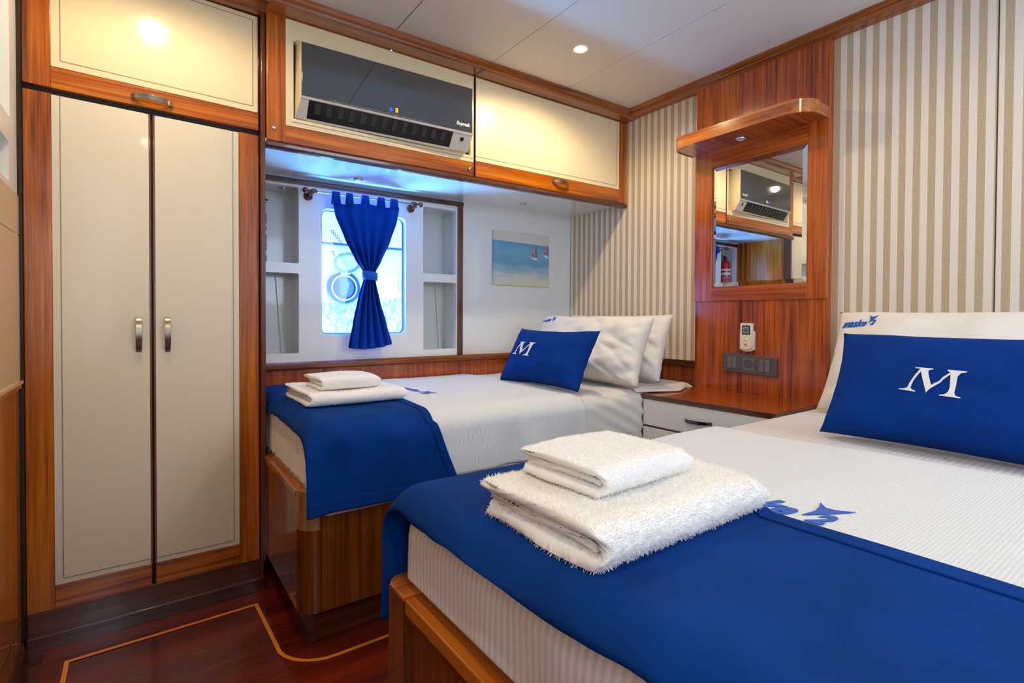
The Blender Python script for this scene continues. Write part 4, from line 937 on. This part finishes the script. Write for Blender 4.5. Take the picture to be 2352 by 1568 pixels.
# ================================================================== TOWELS
def towel(label, x0, x1, y0, y1, z0, t_, seed, res=.0034, fuzz=.0028, rot=0, bulge=.0, group=None):
    """towel folded in three; folded edge faces -y, layered end faces -x"""
    cx, cy = (x0+x1)/2, (y0+y1)/2; D = y1-y0; h = t_
    path = []   # centre line in (y, z): bottom back -> front -> up -> back -> fold -> middle
    ya = cy+D/2-h*.5; yf = cy-D/2+1.5*h
    def line(a, b, n):
        for i in range(n): path.append((a[0]+(b[0]-a[0])*i/n, a[1]+(b[1]-a[1])*i/n))
    line((ya, .5*h), (yf, .5*h), 40)
    for i in range(24):
        a = -math.pi/2-math.pi*i/24; path.append((yf+1.0*h*math.cos(a)*1.0, 1.5*h+1.0*h*math.sin(a)))
    yb_ = cy+D/2-h; line((yf, 2.5*h), (yb_, 2.5*h), 40)
    for i in range(14):
        a = math.pi/2-math.pi*i/14; path.append((yb_+.5*h*math.cos(a), 2*h+.5*h*math.sin(a)))
    line((yb_, 1.5*h), (yf-.15*h, 1.5*h), 36); path.append((yf-.15*h, 1.5*h))
    n = len(path); prof = []
    def nrm(i):
        a = path[max(0, i-1)]; b = path[min(n-1, i+1)]; dx, dz = b[0]-a[0], b[1]-a[1]; l = math.hypot(dx, dz) or 1; return (-dz/l, dx/l), (dx/l, dz/l)
    for i in range(n): (nx_, nz_), _ = nrm(i); prof.append((path[i][0]+nx_*h*.47, path[i][1]+nz_*h*.47))
    (nx_, nz_), (tx, tz_) = nrm(n-1); e = path[-1]
    for j in range(1, 6): a = math.pi/2-math.pi*j/6; prof.append((e[0]+nx_*h*.47*math.sin(a)+tx*h*.3*math.cos(a), e[1]+nz_*h*.47*math.sin(a)+tz_*h*.3*math.cos(a)))
    for i in range(n-1, -1, -1): (nx_, nz_), _ = nrm(i); prof.append((path[i][0]-nx_*h*.47, path[i][1]-nz_*h*.47))
    # resample evenly
    q = prof+[prof[0]]; L = [0]
    for a, b in zip(q, q[1:]): L.append(L[-1]+math.hypot(b[0]-a[0], b[1]-a[1]))
    K = int(L[-1]/res); rs = []; j = 0
    for i in range(K):
        s = L[-1]*i/K
        while L[j+1] < s: j += 1
        f = (s-L[j])/max(1e-9, L[j+1]-L[j]); rs.append((q[j][0]+(q[j+1][0]-q[j][0])*f, q[j][1]+(q[j+1][1]-q[j][1])*f))
    NX = int((x1-x0)/res); root = thing('towel', (cx, cy, z0), label, 'towel', group); m = MB(); vs = []
    cr_, sr_ = math.cos(rot), math.sin(rot)
    def place(x, y, z, nx=0, ny=0, nz=0):
        p = Vector((x, y, z)); big = noise.noise(Vector((x*7+seed, y*7, z*9)))
        endw = 1-min(1, (x-x0)/.05)
        p.z += .004*big*min(1, z/(2*h)) + .002*math.sin(x*30+seed)*z/(3*h)
        p.y += .004*noise.noise(Vector((x*6, z*20+seed, 2)))*min(1, z/h)
        # ends of the layers are uneven
        p.x += (.010*noise.noise(Vector((y*9+seed, z/h*1.1, 5)))-.006*math.cos(z/h*2.2))*(endw if x < cx else (1-min(1, (x1-x)/.05)))
        fz = fuzz*.42*noise.noise(Vector((x*330+seed, y*330, z*330)))+fuzz*.35*noise.noise(Vector((x*120, y*120+seed, z*120)))
        p += Vector((nx, ny, nz))*fz
        dx, dy = p.x-cx, p.y-cy
        return (cx+dx*cr_-dy*sr_, cy+dx*sr_+dy*cr_, z0+max(.0005, p.z+.002))
    nn = []
    for i in range(K):
        a, b = rs[i-1], rs[(i+1) % K]; dx, dz = b[0]-a[0], b[1]-a[1]; l = math.hypot(dx, dz) or 1; nn.append((dz/l, -dx/l))
    for k in range(NX+1):
        x = x0+(x1-x0)*k/NX
        # round the very ends
        er = min(1, min(k, NX-k)/2.5); sh_ = .0
        for i in range(K):
            ny_, nz_ = nn[i]; ins = (1-er)**2*h*.16
            vs.append(place(x, rs[i][0]+ny_*ins*1.0*(1), rs[i][1]+nz_*ins, (0, 0, 0)[0], -ny_, -nz_))
    fs = [(k*K+i, k*K+(i+1) % K, (k+1)*K+(i+1) % K, (k+1)*K+i) for k in range(NX) for i in range(K)]
    m.add(vs, fs)
    # end caps: strips across the ribbon
    half = K//2
    for k in (0, NX):
        o = k*K; i, j = 0, K-1
        m.f += [(o+i0, o+i0+1, o+K-2-i0, o+K-1-i0) if k else (o+K-1-i0, o+K-2-i0, o+i0+1, o+i0) for i0 in range(0, half-1)]
    m.build('terry_cloth', TERRY, root, smooth=True)
    pm = MB(); L_ = fuzz*1.15; rnd = random.Random(int(seed*10)); pv = []; pf = []
    for k in range(1, NX):
        for i in range(K):
            if rnd.random() > .8: continue
            b0 = Vector(vs[k*K+i]); ny_, nz_ = nn[i]; n_ = Vector((rnd.uniform(-.8, .8), -ny_+rnd.uniform(-.8, .8), -nz_+rnd.uniform(-.8, .5))).normalized()
            if k < 2: n_ = (n_+Vector((-.8, 0, 0))).normalized()
            sd = n_.cross(Vector((rnd.uniform(-1, 1), rnd.uniform(-1, 1), rnd.uniform(-1, 1)))).normalized()*.0007
            ln = L_*rnd.uniform(.5, 1.1); o_ = len(pv); tip = b0+n_*ln
            if tip.z < z0: tip.z = z0
            pv += [tuple(b0-sd), tuple(b0+sd), tuple(b0+n_*ln*.6+sd*1.3), tuple(tip)]; pf += [(o_, o_+1, o_+2, o_+3)]
    pm.add(pv, pf); tag(pm.build('pile', PILE, root, smooth=True, fix=False), kind='stuff')
    return root
towel('large folded white bath towel on the front bed runner, bottom of its stack', .402, .738, .384, .625, .6375, .0174, 1.3, res=.0028, fuzz=.0046, rot=0)
towel('small folded white hand towel on top of the front stack', .462, .652, .448, .615, .692, .0128, 4.1, res=.0024, fuzz=.0020, rot=.04)
towel('folded white bath towel on the wall berth runner, bottom of its stack', .418, .735, 1.625, 1.945, .640, .0138, 7.7, res=.0045, fuzz=.0024)
towel('folded white hand towel on top of the stack on the wall berth', .462, .655, 1.66, 1.84, .6835, .0142, 9.9, res=.0045, fuzz=.0018)

GR = dict(towel='folded white towels on the beds', pillow='white pillows on the beds', cushion='blue lettered cushions', bed='the two wooden beds', mattress='mattresses in white sheets',
          coverlet='white coverlets', bed_runner='blue bed runners')
for o in SC.objects:
    b = o.name.split('.')[0]
    if o.parent is None and b in GR: o['group'] = GR[b]
    if o.parent is None and b == 'downlight': o['group'] = 'lit ceiling downlights' if o['category'] == 'ceiling light' else 'small spotlights'
